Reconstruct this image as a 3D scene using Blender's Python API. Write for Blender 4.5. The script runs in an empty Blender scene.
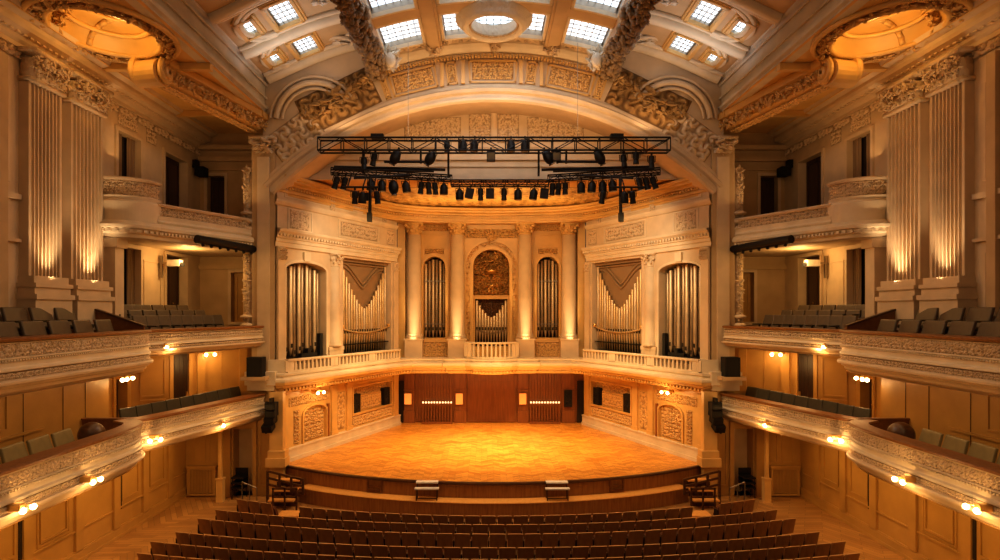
import bpy, math, random
import numpy as np
from mathutils import Vector, Matrix
PI = math.pi
rng = random.Random(7)
SC = bpy.context.scene
COL = SC.collection

# ------------------------------------------------------------------ materials
def nt(name):
    m = bpy.data.materials.new(name); m.use_nodes = True
    t = m.node_tree
    return m, t, t.nodes['Principled BSDF']
def link(t, a, b): t.links.new(a, b)
def coords(t, scale=(1, 1, 1), rot=(0, 0, 0)):
    c = t.nodes.new('ShaderNodeTexCoord'); mp = t.nodes.new('ShaderNodeMapping')
    mp.inputs['Scale'].default_value = scale; mp.inputs['Rotation'].default_value = rot
    link(t, c.outputs['Object'], mp.inputs['Vector']); return mp.outputs['Vector']
def ramp(t, fac, stops):
    r = t.nodes.new('ShaderNodeValToRGB'); e = r.color_ramp.elements
    while len(e) < len(stops): e.new(.5)
    for k, (p, c) in enumerate(stops): e[k].position = p; e[k].color = (*c, 1)
    link(t, fac, r.inputs['Fac']); return r.outputs['Color']
def noise(t, vec, scale, detail=4):
    n = t.nodes.new('ShaderNodeTexNoise'); n.inputs['Scale'].default_value = scale
    n.inputs['Detail'].default_value = detail; link(t, vec, n.inputs['Vector']); return n.outputs['Fac']
def bump(t, p, h, strength, dist=.02):
    b = t.nodes.new('ShaderNodeBump'); b.inputs['Strength'].default_value = strength
    b.inputs['Distance'].default_value = dist
    link(t, h, b.inputs['Height']); link(t, b.outputs['Normal'], p.inputs['Normal'])
def mul(c, k): return tuple(min(1, x * k) for x in c)

def plaster(name, c, rough=.6, var=.14, sc=1.3, bmp=.12):
    m, t, p = nt(name); v = coords(t)
    f = noise(t, v, sc, 6)
    link(t, ramp(t, f, [(.3, mul(c, 1 - var)), (.7, mul(c, 1 + var * .5))]), p.inputs['Base Color'])
    p.inputs['Roughness'].default_value = rough
    bump(t, p, noise(t, v, 22, 3), bmp, .02); return m
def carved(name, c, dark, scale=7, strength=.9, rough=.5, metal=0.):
    """plaster ornament with the shade of its hollows painted into the colour"""
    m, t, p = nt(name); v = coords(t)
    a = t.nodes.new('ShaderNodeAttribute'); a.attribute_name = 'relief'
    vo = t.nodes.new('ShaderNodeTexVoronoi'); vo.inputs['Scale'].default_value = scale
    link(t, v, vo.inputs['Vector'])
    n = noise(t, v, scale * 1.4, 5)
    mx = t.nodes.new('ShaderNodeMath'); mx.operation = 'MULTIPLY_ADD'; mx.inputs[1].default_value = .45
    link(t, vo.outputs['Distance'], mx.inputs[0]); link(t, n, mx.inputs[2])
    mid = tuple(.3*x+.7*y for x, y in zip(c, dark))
    link(t, ramp(t, a.outputs['Fac'], [(.0, mid), (.12, tuple(.6*x+.4*y for x, y in zip(c, dark))), (.35, c)]), p.inputs['Base Color'])  # low relief gets a darker base colour, standing in for crevice shade
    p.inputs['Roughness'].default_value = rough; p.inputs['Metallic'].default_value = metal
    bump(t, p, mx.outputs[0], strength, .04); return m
def wood(name, c1, c2, scale=(1, 1, 8), rough=.4, bmp=.1):
    m, t, p = nt(name); v = coords(t, scale)
    link(t, ramp(t, noise(t, v, 2.2, 7), [(.3, c1), (.7, c2)]), p.inputs['Base Color'])
    p.inputs['Roughness'].default_value = rough
    bump(t, p, noise(t, v, 9, 3), bmp, .01); return m
def plain(name, c, rough=.5, metal=0., var=.1, sc=6):
    m, t, p = nt(name); v = coords(t)
    link(t, ramp(t, noise(t, v, sc, 3), [(.3, mul(c, 1 - var)), (.7, mul(c, 1 + var))]), p.inputs['Base Color'])
    p.inputs['Roughness'].default_value = rough; p.inputs['Metallic'].default_value = metal; return m
def emit(name, c, s, grid=None):
    m, t, p = nt(name); p.inputs['Base Color'].default_value = (*c, 1)
    v = coords(t)
    link(t, ramp(t, noise(t, v, 1.4, 4), [(.3, mul(c, .72)), (.65, c)]), p.inputs['Emission Color'])
    p.inputs['Emission Strength'].default_value = s; return m
def parquet(name, c1, c2, mortar, bw=.55, bh=.13, per=.9, slope=.8, rough=.35, rot=0.):
    m, t, p = nt(name); v = coords(t, rot=(0, 0, rot))
    sp = t.nodes.new('ShaderNodeSeparateXYZ'); link(t, v, sp.inputs[0])
    pp = t.nodes.new('ShaderNodeMath'); pp.operation = 'PINGPONG'; pp.inputs[1].default_value = per
    link(t, sp.outputs['X'], pp.inputs[0])
    ma = t.nodes.new('ShaderNodeMath'); ma.operation = 'MULTIPLY_ADD'; ma.inputs[1].default_value = slope
    link(t, pp.outputs[0], ma.inputs[0]); link(t, sp.outputs['Y'], ma.inputs[2])
    cb = t.nodes.new('ShaderNodeCombineXYZ'); link(t, sp.outputs['X'], cb.inputs[0]); link(t, ma.outputs[0], cb.inputs[1])
    b = t.nodes.new('ShaderNodeTexBrick'); link(t, cb.outputs[0], b.inputs['Vector'])
    b.inputs['Color1'].default_value = (*c1, 1); b.inputs['Color2'].default_value = (*c2, 1)
    b.inputs['Mortar'].default_value = (*mortar, 1); b.inputs['Scale'].default_value = 1
    b.inputs['Brick Width'].default_value = bw; b.inputs['Row Height'].default_value = bh
    b.inputs['Mortar Size'].default_value = .006; b.offset = 0.5
    n = noise(t, v, .8, 5); hs = t.nodes.new('ShaderNodeHueSaturation')
    r = t.nodes.new('ShaderNodeMapRange'); r.inputs[3].default_value = .75; r.inputs[4].default_value = 1.25
    link(t, n, r.inputs[0]); link(t, r.outputs[0], hs.inputs['Value']); link(t, b.outputs['Color'], hs.inputs['Color'])
    link(t, hs.outputs['Color'], p.inputs['Base Color']); p.inputs['Roughness'].default_value = rough
    return m

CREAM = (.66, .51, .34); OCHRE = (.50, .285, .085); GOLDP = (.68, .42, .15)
M = dict(
    cream=plaster('cream plaster', CREAM), pale=plaster('pale plaster', (.72, .60, .43)),
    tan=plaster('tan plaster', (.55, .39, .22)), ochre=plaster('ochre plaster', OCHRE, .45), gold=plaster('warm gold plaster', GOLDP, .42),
    grey=plaster('grey white plaster', (.62, .56, .47)), amber=plaster('amber plaster', (.62, .33, .09), .5),
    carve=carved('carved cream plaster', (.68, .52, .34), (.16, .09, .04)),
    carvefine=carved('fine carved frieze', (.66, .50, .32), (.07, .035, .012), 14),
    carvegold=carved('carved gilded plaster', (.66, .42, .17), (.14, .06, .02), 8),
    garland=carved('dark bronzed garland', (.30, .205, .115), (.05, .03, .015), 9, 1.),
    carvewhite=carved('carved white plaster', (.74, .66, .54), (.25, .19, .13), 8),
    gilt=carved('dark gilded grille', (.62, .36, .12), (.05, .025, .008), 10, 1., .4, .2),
    stage=parquet('stage parquet', (.52, .20, .03), (.80, .40, .08), (.34, .13, .02), .5, .15, .5, .7, rough=.36),
    floor=parquet('hall floor boards', (.34, .17, .055), (.50, .27, .09), (.13, .06, .02), 1.1, .22, 1.6, .6, .3, .5),
    stagewood=wood('stage front wood', (.26, .11, .03), (.40, .19, .055), (7, 7, .7), .42),
    ledgewood=wood('pale oak ledge', (.74, .36, .09), (.85, .46, .14), (5, 5, 1), .4),
    redwood=wood('reddish brown panelling', (.20, .065, .017), (.29, .10, .028), (5, 5, .5), .42),
    dkwood=wood('dark brown wood', (.06, .025, .010), (.115, .05, .02), (2, 2, 6), .35),
    doorwood=wood('very dark door wood', (.045, .022, .010), (.075, .036, .016), (6, 6, .6), .4),
    railwood=wood('varnished handrail wood', (.19, .072, .018), (.27, .11, .03), (4, 4, 4), .5),
    seatwood=wood('brown seat shell', (.24, .115, .04), (.33, .165, .06), (3, 3, 1), .42),
    seatedge=plain('pale seat edge highlight', (.55, .33, .14), .4),  # pale colour stands in for light caught along the top edge
    seatred=plain('maroon brown seat cloth', (.12, .04, .015), .8),
    olive=plain('olive leather', (.22, .165, .07), .5, 0, .15, 3), olivedark=plain('dark olive leather', (.06, .05, .028), .5),
    olivewarm=plain('brown olive leather', (.12, .085, .05), .5),
    black=plain('black metal', (.006, .005, .005), .5, .2), blackmat=plain('black cabinet', (.006, .0055, .005), .75),
    steel=plain('dull steel', (.35, .30, .24), .35, .8), brass=plain('brass', (.75, .5, .2), .3, .9),
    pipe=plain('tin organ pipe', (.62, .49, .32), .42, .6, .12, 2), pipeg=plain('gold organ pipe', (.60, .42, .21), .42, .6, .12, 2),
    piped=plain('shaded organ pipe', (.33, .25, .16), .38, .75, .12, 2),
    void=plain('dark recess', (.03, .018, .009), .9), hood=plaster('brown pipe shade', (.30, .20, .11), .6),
    curtain=wood('brown curtain', (.20, .12, .06), (.36, .24, .13), (14, 14, .2), .8),
    white=plain('white enamel', (.85, .80, .72), .35), lens=plain('glass lens', (.06, .05, .05), .1, .3),
    globe=emit('lit globe', (1, .72, .36), 14), sky=emit('daylit glass', (.76, .88, 1.0), 1.75),
    signglow=emit('lit amber sign', (1, .40, .08), .55), striplight=emit('row of small lamps', (1, .72, .36), 2.0),
)

# ------------------------------------------------------------------ mesh builder
class MB:
    def __init__(s, mir=1): s.v = []; s.f = []; s.m = mir; s.rel = []
    def add(s, vs, fs, rel=None):
        b = len(s.v)
        s.v += [(x * s.m, y, z) for x, y, z in vs]
        s.rel += list(rel) if rel is not None else [1.] * len(vs)
        for f in fs: s.f.append(tuple(b + i for i in (f if s.m > 0 else f[::-1])))
    def box(s, c, d, rz=0, tilt=None):
        x, y, z = (k / 2 for k in d)
        vs = [Vector(p) for p in ((-x,-y,-z),(x,-y,-z),(x,y,-z),(-x,y,-z),(-x,-y,z),(x,-y,z),(x,y,z),(-x,y,z))]
        R = Matrix.Rotation(rz, 3, 'Z')
        if tilt: R = R @ Matrix.Rotation(tilt, 3, 'X')
        s.add([tuple(R @ p + Vector(c)) for p in vs], [(0,3,2,1),(4,5,6,7),(0,1,5,4),(1,2,6,5),(2,3,7,6),(3,0,4,7)])
    def hexa(s, p):  # eight corners, bottom four then top four
        s.add(p, [(0,3,2,1),(4,5,6,7),(0,1,5,4),(1,2,6,5),(2,3,7,6),(3,0,4,7)])
    def cyl(s, p0, p1, r0, r1=None, n=10):
        r1 = r0 if r1 is None else r1
        a, b = Vector(p0), Vector(p1); d = (b - a).normalized()
        u = d.orthogonal().normalized(); w = d.cross(u)
        vs = []
        for c, r in ((a, r0), (b, r1)):
            vs += [tuple(c + (u * math.cos(2*PI*k/n) + w * math.sin(2*PI*k/n)) * r) for k in range(n)]
        s.add(vs, [(k, (k+1) % n, n + (k+1) % n, n + k) for k in range(n)] + [tuple(range(n))[::-1], tuple(range(n, 2*n))])
    def ball(s, c, r, n=10, m=6):
        r = (r, r, r) if not hasattr(r, '__len__') else r
        P = [[(c[0] + r[0]*math.cos(2*PI*i/n)*math.sin(PI*j/m), c[1] + r[1]*math.sin(2*PI*i/n)*math.sin(PI*j/m), c[2] - r[2]*math.cos(PI*j/m)) for i in range(n)] for j in range(m+1)]
        s.add([p for r_ in P for p in r_], [(j*n+i, j*n+(i+1) % n, (j+1)*n+(i+1) % n, (j+1)*n+i) for j in range(m) for i in range(n)])
    def lathe(s, c, prof, n=16):
        vs = [(c[0] + r*math.cos(2*PI*i/n), c[1] + r*math.sin(2*PI*i/n), c[2] + z) for r, z in prof for i in range(n)]
        k = len(prof)
        s.add(vs, [(j*n+i, j*n+(i+1) % n, (j+1)*n+(i+1) % n, (j+1)*n+i) for j in range(k-1) for i in range(n)] + [tuple(range((k-1)*n, k*n)), tuple(range(n))[::-1]])
    def grid(s, P, rel=None):
        nv = len(P[0])
        s.add([tuple(p) for r in P for p in r], [(i*nv+j, (i+1)*nv+j, (i+1)*nv+j+1, i*nv+j+1) for i in range(len(P)-1) for j in range(nv-1)], rel)
    def sweep(s, path, prof, closed=False, cap=True):
        """path in plan, profile of (outward offset, z); offset goes to the right of travel"""
        N = normals(path, False)
        P = [[(x + n[0]*d, y + n[1]*d, z) for d, z in (prof + prof[:1] if closed else prof)] for (x, y), n in zip(path, N)]
        s.grid(P)
        if cap and closed:
            s.add([tuple(p) for p in P[0][:-1]], [tuple(range(len(prof)))]); s.add([tuple(p) for p in P[-1][:-1]], [tuple(range(len(prof)))[::-1]])
    def build(s, name, mat, parent=None, smooth=False, loc=None):
        o3 = Vector(loc) if loc else (Vector(ORG.get(parent.name, (0, 0, 0))) if parent else Vector((0, 0, 0)))
        me = bpy.data.meshes.new(name)
        me.from_pydata([(a-o3.x, b-o3.y, c-o3.z) for a, b, c in s.v], [], s.f)
        at = me.attributes.new('relief', 'FLOAT', 'POINT'); at.data.foreach_set('value', s.rel)
        me.materials.append(M[mat])
        if smooth: me.polygons.foreach_set('use_smooth', [True] * len(me.polygons))
        me.update()
        o = bpy.data.objects.new(name, me); COL.objects.link(o)
        if parent: o.parent = parent; ORG[o.name] = tuple(o3)
        else: o.location = o3; ORG[o.name] = tuple(o3)
        return o
ORG = {}
def normals(path, closed):
    N = []
    for i in range(len(path)):
        a = path[max(i-1, 0)]; b = path[i]; c = path[min(i+1, len(path)-1)]
        ns = []
        for p, q in ((a, b), (b, c)):
            dx, dy = q[0]-p[0], q[1]-p[1]; l = math.hypot(dx, dy)
            if l > 1e-6: ns.append((dy/l, -dx/l))
        if len(ns) == 2:
            x, y = ns[0][0]+ns[1][0], ns[0][1]+ns[1][1]; l = math.hypot(x, y); x /= l; y /= l
            k = 1 / max(.5, x*ns[0][0]+y*ns[0][1]); N.append((x*k, y*k))
        else: N.append(ns[0])
    return N
def resample(path, step):
    out = [path[0]]
    for p, q in zip(path, path[1:]):
        l = math.hypot(q[0]-p[0], q[1]-p[1]); n = max(1, round(l/step))
        out += [(p[0]+(q[0]-p[0])*k/n, p[1]+(q[1]-p[1])*k/n) for k in range(1, n+1)]
    return out
def smooth_path(pts, n=6):
    out = []
    for i in range(len(pts)-1):
        p0 = pts[max(i-1, 0)]; p1 = pts[i]; p2 = pts[i+1]; p3 = pts[min(i+2, len(pts)-1)]
        for k in range(n):
            t = k/n
            out.append(tuple(.5*((2*p1[a]) + (-p0[a]+p2[a])*t + (2*p0[a]-5*p1[a]+4*p2[a]-p3[a])*t*t + (-p0[a]+3*p1[a]-3*p2[a]+p3[a])*t**3) for a in (0, 1)))
    return out + [pts[-1]]
def thing(name, label, cat, loc=(0, 0, 0), group=None):
    o = bpy.data.objects.new(name, None); COL.objects.link(o); o.location = loc; o.empty_display_size = .2
    o['label'] = label; o['category'] = cat
    if group: o['group'] = group
    ORG[o.name] = tuple(loc); return o
def tag(o, label, cat, group=None):
    o['label'] = label; o['category'] = cat
    if group: o['group'] = group
    return o
def struct(o): o['kind'] = 'structure'; return o
CNT = {}
def num(k): CNT[k] = CNT.get(k, 0) + 1; return f'{k}_{CNT[k]}'
def copy_tree(o, parent=None):
    c = o.copy(); COL.objects.link(c)
    if parent: c.parent = parent
    for ch in [x for x in bpy.data.objects if x.parent == o]: copy_tree(ch, c)
    return c
KIDS = {}
def copy_thing(o, loc, rot, label, group=None):
    if o.name not in KIDS: KIDS[o.name] = [(x, list(x.children)) for x in o.children]
    c = o.copy(); COL.objects.link(c); c.location = loc; c.rotation_euler = rot; c['label'] = label
    if group: c['group'] = group
    for ch, gs in KIDS[o.name]:
        d = ch.copy(); COL.objects.link(d); d.parent = c
        for g in gs:
            e = g.copy(); COL.objects.link(e); e.parent = d
    return c

# ------------------------------------------------------------------ ornament
def scroll_field(U, V, cell, seed, sym):
    r = random.Random(seed)
    if sym: U = np.abs(U)
    H = np.zeros_like(U)
    u0, u1, v0, v1 = U.min(), U.max(), V.min(), V.max()
    nu = max(1, round((u1-u0)/cell)); nv = max(1, round((v1-v0)/cell))
    for a in range(nu):
        for b in range(nv):
            cu = u0 + (a+.5+r.uniform(-.18, .18))*(u1-u0)/nu; cv = v0 + (b+.5+r.uniform(-.18, .18))*(v1-v0)/nv
            du, dv = U-cu, V-cv; R = np.hypot(du, dv); T = np.arctan2(dv, du)
            dr = 1 if (a+b) % 2 else -1; ph = r.uniform(0, 6.28)
            h = (.5+.5*np.cos(T*dr*(2 if r.random() < .5 else 3) - R/cell*9 + ph)) * np.exp(-(R/(.55*cell))**4)
            h = np.maximum(h, np.exp(-(R/(.14*cell))**2)); H = np.maximum(H, h)
    return H
def relief(mb, o, eu, ev, en, w, h, depth, seed=1, cell=.4, nu=None, nv=None, sym=True, mask=None):
    """raised scrollwork on a plane: o centre, eu/ev in the plane, en out of it"""
    cell *= .55; depth *= .7
    nu = nu or max(8, min(170, int(w/cell*8))); nv = nv or max(6, min(110, int(h/cell*8)))
    u = np.linspace(-w/2, w/2, nu+1); v = np.linspace(-h/2, h/2, nv+1)
    U, V = np.meshgrid(u, v, indexing='ij'); H = scroll_field(U, V, cell, seed, sym)
    ed = np.minimum(np.minimum(w/2-np.abs(U), h/2-np.abs(V))/(.06*min(w, h)), 1); H = H*np.clip(ed, 0, 1)
    if mask is not None: H = H*mask(U, V)
    o, eu, ev, en = (np.array(k, float) for k in (o, eu, ev, en))
    P = o + U[..., None]*eu + V[..., None]*ev + (H*depth)[..., None]*en
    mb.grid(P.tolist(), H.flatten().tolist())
def relief_strip(mb, path, off, z0, z1, depth, seed=1, cell=.3, step=.05, nv=7, slope=0.):
    path = resample(path, step); N = normals(path, False)
    L = [0.]
    for p, q in zip(path, path[1:]): L.append(L[-1]+math.hypot(q[0]-p[0], q[1]-p[1]))
    V = np.linspace(z0, z1, nv+1); per = cell*4
    U, VV = np.meshgrid(np.array(L) % per, V-z0, indexing='ij')
    H = scroll_field(np.append(U, [[0]*(nv+1), [per]*(nv+1)], 0), np.append(VV, [V-z0, V-z0], 0), cell, seed, False)[:-2]
    P = [[(x+n[0]*(off+slope*(z-z0)+H[i, j]*depth), y+n[1]*(off+slope*(z-z0)+H[i, j]*depth), z) for j, z in enumerate(V)] for i, ((x, y), n) in enumerate(zip(path, N))]
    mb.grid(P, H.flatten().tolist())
def dentils(mb, path, off, z0, h, w, d, gap):
    """one continuous toothed strip"""
    path = resample(path, (w+gap)/2); N = normals(path, False); P = []
    for i, ((x, y), n) in enumerate(zip(path, N)):
        o = off+(d if i % 2 else .005)
        q = path[min(i+1, len(path)-1)]
        for (px, py) in ((x, y), (x+(q[0]-x)*.98, y+(q[1]-y)*.98)):
            P.append([(px+n[0]*off, py+n[1]*off, z0), (px+n[0]*o, py+n[1]*o, z0), (px+n[0]*o, py+n[1]*o, z0+h), (px+n[0]*off, py+n[1]*off, z0+h)])
    mb.grid(P)
def leafclump(mb, c, r, n=10, seed=0, squash=(1, 1, 1)):
    q = random.Random(seed); n = int(n*1.5)
    for k in range(n):
        a, b = q.uniform(0, 2*PI), q.uniform(-1, 1); d = math.sqrt(1-b*b)*.66
        o = Vector((d*math.cos(a), d*math.sin(a), b*.66))
        ax = (o.normalized()+Vector((q.uniform(-1, 1), q.uniform(-1, 1), q.uniform(-1, 1)))).normalized()
        u = ax.orthogonal().normalized(); w = ax.cross(u); L = q.uniform(.3, .52); W = L*q.uniform(.35, .6); T = L*.22
        vs = []
        for t, ww in ((-1, .1), (-.45, .9), (.2, 1.), (.75, .6), (1, .08)):
            for e in range(6):
                g = 2*PI*e/6; v = o+ax*(t*L)+u*(W*ww*math.cos(g))+w*(T*ww*math.sin(g)+.25*L*t*t)
                vs.append((c[0]+v.x*r*squash[0], c[1]+v.y*r*squash[1], c[2]+v.z*r*squash[2]))
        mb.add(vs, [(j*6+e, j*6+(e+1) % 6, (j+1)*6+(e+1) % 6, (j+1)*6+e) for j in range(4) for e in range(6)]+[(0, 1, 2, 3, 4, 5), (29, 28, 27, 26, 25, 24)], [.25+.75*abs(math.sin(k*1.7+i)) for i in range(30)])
def tube(mb, pts, r, n=8):
    pts = [Vector(p) for p in pts]; u = None; P = []
    for i, p in enumerate(pts):
        d = (pts[min(i+1, len(pts)-1)]-pts[max(i-1, 0)]).normalized()
        u = d.orthogonal().normalized() if u is None else (u-d*u.dot(d)).normalized()
        w = d.cross(u); P.append([tuple(p+(u*math.cos(2*PI*k/n)+w*math.sin(2*PI*k/n))*r) for k in range(n+1)])
    mb.grid(P)
def berries(mb, c, r, n=10, seed=0, squash=(1, 1, 1)):
    q = random.Random(seed)
    for k in range(n):
        a, b = q.uniform(0, 2*PI), q.uniform(-1, 1); d = math.sqrt(1-b*b)*.75; e = r*q.uniform(.16, .3)
        mb.ball((c[0]+r*squash[0]*d*math.cos(a), c[1]+r*squash[1]*d*math.sin(a), c[2]+r*squash[2]*b*.75), e, 6, 4)
def capital(mb, x, y, z, w, h, sq=False):
    prof = [(w*.46, 0), (w*.52, h*.06), (w*.47, h*.1), (w*.49, h*.5), (w*.62, h*.85), (w*.6, h*.86)]
    mb.lathe((x, y, z), prof, 4 if sq else 14)
    mb.box((x, y, z+h*.93), (w*1.32, w*1.32, h*.14))
    for k in range(8):
        a = PI/8 + k*PI/4
        for zz, rr in ((.32, .5), (.58, .58)):
            b = a + (0 if zz < .5 else PI/8)
            mb.ball((x+w*rr*math.cos(b), y+w*rr*math.sin(b), z+h*zz), (w*.11, w*.11, h*.15), 6, 4)
    for sx in (-1, 1):
        for sy in (-1, 1): mb.cyl((x+sx*w*.5, y+sy*w*.6, z+h*.76), (x+sx*w*.62, y+sy*w*.48, z+h*.76), h*.14, h*.14, 8)
class Fr:
    """frame of a wall running p0 -> p1, normal to the right of travel (into the room)"""
    def __init__(s, p0, p1):
        s.o = p0; dx, dy = p1[0]-p0[0], p1[1]-p0[1]; s.L = math.hypot(dx, dy); s.e = (dx/s.L, dy/s.L); s.n = (s.e[1], -s.e[0])
    def __call__(s, u, d, z): return (s.o[0]+s.e[0]*u+s.n[0]*d, s.o[1]+s.e[1]*u+s.n[1]*d, z)
    def xy(s, u, d=0): return s(u, d, 0)[:2]
    @property
    def eu(s): return (s.e[0], s.e[1], 0)
    @property
    def en(s): return (s.n[0], s.n[1], 0)
    def box(s, mb, u0, u1, d0, d1, z0, z1):
        mb.hexa([s(u0,d1,z0), s(u1,d1,z0), s(u1,d0,z0), s(u0,d0,z0), s(u0,d1,z1), s(u1,d1,z1), s(u1,d0,z1), s(u0,d0,z1)])
    def frame(s, mb, u0, u1, z0, z1, w=.08, d0=0., d1=.04):
        s.box(mb, u0, u1, d0, d1, z0, z0+w); s.box(mb, u0, u1, d0, d1, z1-w, z1)
        s.box(mb, u0, u0+w, d0, d1, z0+w, z1-w); s.box(mb, u1-w, u1, d0, d1, z0+w, z1-w)
    def relief(s, mb, u0, u1, z0, z1, depth=.05, seed=1, cell=.35, d=.005, sym=True, mask=None):
        relief(mb, s((u0+u1)/2, d, (z0+z1)/2), s.eu, (0, 0, 1), s.en, u1-u0, z1-z0, depth, seed, cell, sym=sym, mask=mask)
    def archframe(s, mb, u0, u1, z0, z1, rise, w=.1, d0=0., d1=.06, n=14, legs=True):
        """moulding around an arched opening; w grows outward"""
        uc, hw = (u0+u1)/2, (u1-u0)/2
        if legs:
            s.box(mb, u0-w, u0, d0, d1, z0, z1-rise); s.box(mb, u1, u1+w, d0, d1, z0, z1-rise)
        for k in range(n):
            a, b = PI*k/n, PI*(k+1)/n
            q = []
            for t in (a, b):
                q.append(((uc-hw*math.cos(t), z1-rise+rise*math.sin(t)), (uc-(hw+w)*math.cos(t), z1-rise+(rise+w)*math.sin(t))))
            (i0, o0), (i1, o1) = q
            mb.hexa([s(i0[0],d1,i0[1]), s(i1[0],d1,i1[1]), s(i1[0],d0,i1[1]), s(i0[0],d0,i0[1]), s(o0[0],d1,o0[1]), s(o1[0],d1,o1[1]), s(o1[0],d0,o1[1]), s(o0[0],d0,o0[1])])
    def wall(s, mb, z0, z1, holes=(), reveal=.35, u0=0., u1=None, back=.0):
        u1 = s.L if u1 is None else u1
        us = sorted({u0, u1} | {h[0] for h in holes} | {h[1] for h in holes}); zs = sorted({z0, z1} | {h[2] for h in holes} | {h[3] for h in holes})
        for a, b in zip(us, us[1:]):
            for c, d in zip(zs, zs[1:]):
                if any(h[0] <= a and b <= h[1] and h[2] <= c and d <= h[3] for h in holes): continue
                mb.add([s(a,0,c), s(b,0,c), s(b,0,d), s(a,0,d)], [(0, 1, 2, 3)])
        for h in holes:
            a, b, c, d = h[:4]; r = h[4] if len(h) > 4 else 0; e = -reveal
            mb.add([s(a,0,c), s(a,e,c), s(a,e,d-r), s(a,0,d-r)], [(0,1,2,3)]); mb.add([s(b,0,c), s(b,e,c), s(b,e,d-r), s(b,0,d-r)], [(3,2,1,0)])
            mb.add([s(a,0,c), s(b,0,c), s(b,e,c), s(a,e,c)], [(0,1,2,3)])
            if not r: mb.add([s(a,0,d), s(b,0,d), s(b,e,d), s(a,e,d)], [(3,2,1,0)])
            else:
                n = 14; uc, hw = (a+b)/2, (b-a)/2
                A = [(uc-hw*math.cos(PI*k/n), d-r+r*math.sin(PI*k/n)) for k in range(n+1)]
                for p, q in zip(A, A[1:]):
                    mb.add([s(p[0],0,p[1]), s(q[0],0,q[1]), s(q[0],0,d), s(p[0],0,d)], [(0,1,2,3)])
                    mb.add([s(p[0],0,p[1]), s(q[0],0,q[1]), s(q[0],e,q[1]), s(p[0],e,p[1])], [(3,2,1,0)])

ONES = 'zeroth first second third fourth fifth sixth seventh eighth ninth tenth eleventh twelfth thirteenth fourteenth fifteenth sixteenth seventeenth eighteenth nineteenth twentieth'.split()
def ordn(k): return ONES[k] if k <= 20 else 'twenty ' + ONES[k-20]

# ------------------------------------------------------------------ camera
cd = bpy.data.cameras.new('camera'); cam = bpy.data.objects.new('camera', cd); COL.objects.link(cam)
cam.location = (-.3, 0, 7.62); cam.rotation_euler = (PI/2, 0, 0)
cd.sensor_width = 36; cd.lens = 21.6; cd.shift_x = .014; cd.shift_y = .031; cd.clip_end = 200
SC.camera = cam

def light(name, kind, loc, energy, color=(1, .72, .40), size=.2, rot=None, target=None, spot=None, blend=.6, parent=None, sy=None):
    d = bpy.data.lights.new(name, kind); d.energy = energy; d.color = color
    if kind in ('POINT', 'SPOT'): d.shadow_soft_size = size
    if kind == 'AREA':
        d.size = size
        if sy: d.shape = 'RECTANGLE'; d.size_y = sy
    if kind == 'SPOT': d.spot_size = spot or 1.; d.spot_blend = blend
    o = bpy.data.objects.new(name, d); COL.objects.link(o); o.location = loc
    if target is not None: o.rotation_euler = (Vector(target)-Vector(loc)).to_track_quat('-Z', 'Y').to_euler()
    return o

# ================================================================== SETTING: floor, stage
mb = MB(); mb.box((0, 16, -.1), (30, 42, .2)); struct(mb.build('floor', 'floor'))
RS, CYS = 15.9, 38.4
def stage_arc(R, xmax, n=40, cy=CYS):
    a = math.asin(xmax/R); return [(R*math.sin(-a+2*a*k/n), cy-R*math.cos(-a+2*a*k/n)) for k in range(n+1)]
st = thing('stage', 'wide curved wooden stage with glowing parquet floor and brown front', 'stage', (0, 29, 0))
arc = stage_arc(RS, 8.75); arc2 = [(-5.35, 34.8), (-9.0, 25.15)]
mb = MB(); poly = arc + [(9.05, 25.2), (5.4, 34.8), (-5.4, 34.8), (-9.05, 25.2)]
mb.add([(x, y, 1.2) for x, y in poly], [tuple(range(len(poly)))]); mb.build('stage_floor', 'stage', st)
mb = MB(); mb.sweep(arc[::1], [(0, 0), (0, 1.1)]); mb.build('front_panel', 'stagewood', st)
mb = MB(); mb.sweep(arc, [(-.05, 1.2), (.06, 1.205), (.08, 1.17), (.06, 1.1), (0, 1.1)]); mb.build('nosing', 'dkwood', st)
arcl = stage_arc(RS+.52, 7.75, cy=CYS); arcm = stage_arc(RS, 7.75*RS/(RS+.52))
tr = thing('stage_step', 'low curved step with pale oak top running along the stage front', 'step', (0, 22.2, 0))
mb = MB(); mb.sweep(arcl, [(-.53, .6), (.04, .6), (.05, .57), (.0, .55)]); mb.build('tread', 'ledgewood', tr)
mb = MB(); mb.sweep(arcl, [(0, 0), (0, .56)])
for p, q in ((arcl[0], arcm[0]), (arcl[-1], arcm[-1])): mb.add([(*p, 0), (*q, 0), (*q, .6), (*p, .6)], [(0, 1, 2, 3)])
mb.build('riser', 'stagewood', tr)
# faint hatch panels in the stage front (folded steps)
for x, w in ((-4.6, 'left'), (4.75, 'right')):
    a = math.asin(x/RS); y = CYS-RS*math.cos(a)
    t = thing('stage_hatch', f'wooden frame like folded steps on the {w} half of the stage front', 'hatch', (x, y-.03, .6))
    F = Fr((x-.32*math.cos(a), y-.32*math.sin(a)-.0), (x+.32*math.cos(a), y+.32*math.sin(a)))
    mb = MB(); F.frame(mb, 0, .64, .62, 1.16, .05, .005, .06); mb.build('frame', 'railwood', t)
    mb = MB(); F.box(mb, .05, .59, .005, .05, .86, .9); F.box(mb, .05, .59, .005, .09, .72, .75); mb.build('tread', 'railwood', t)
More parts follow.
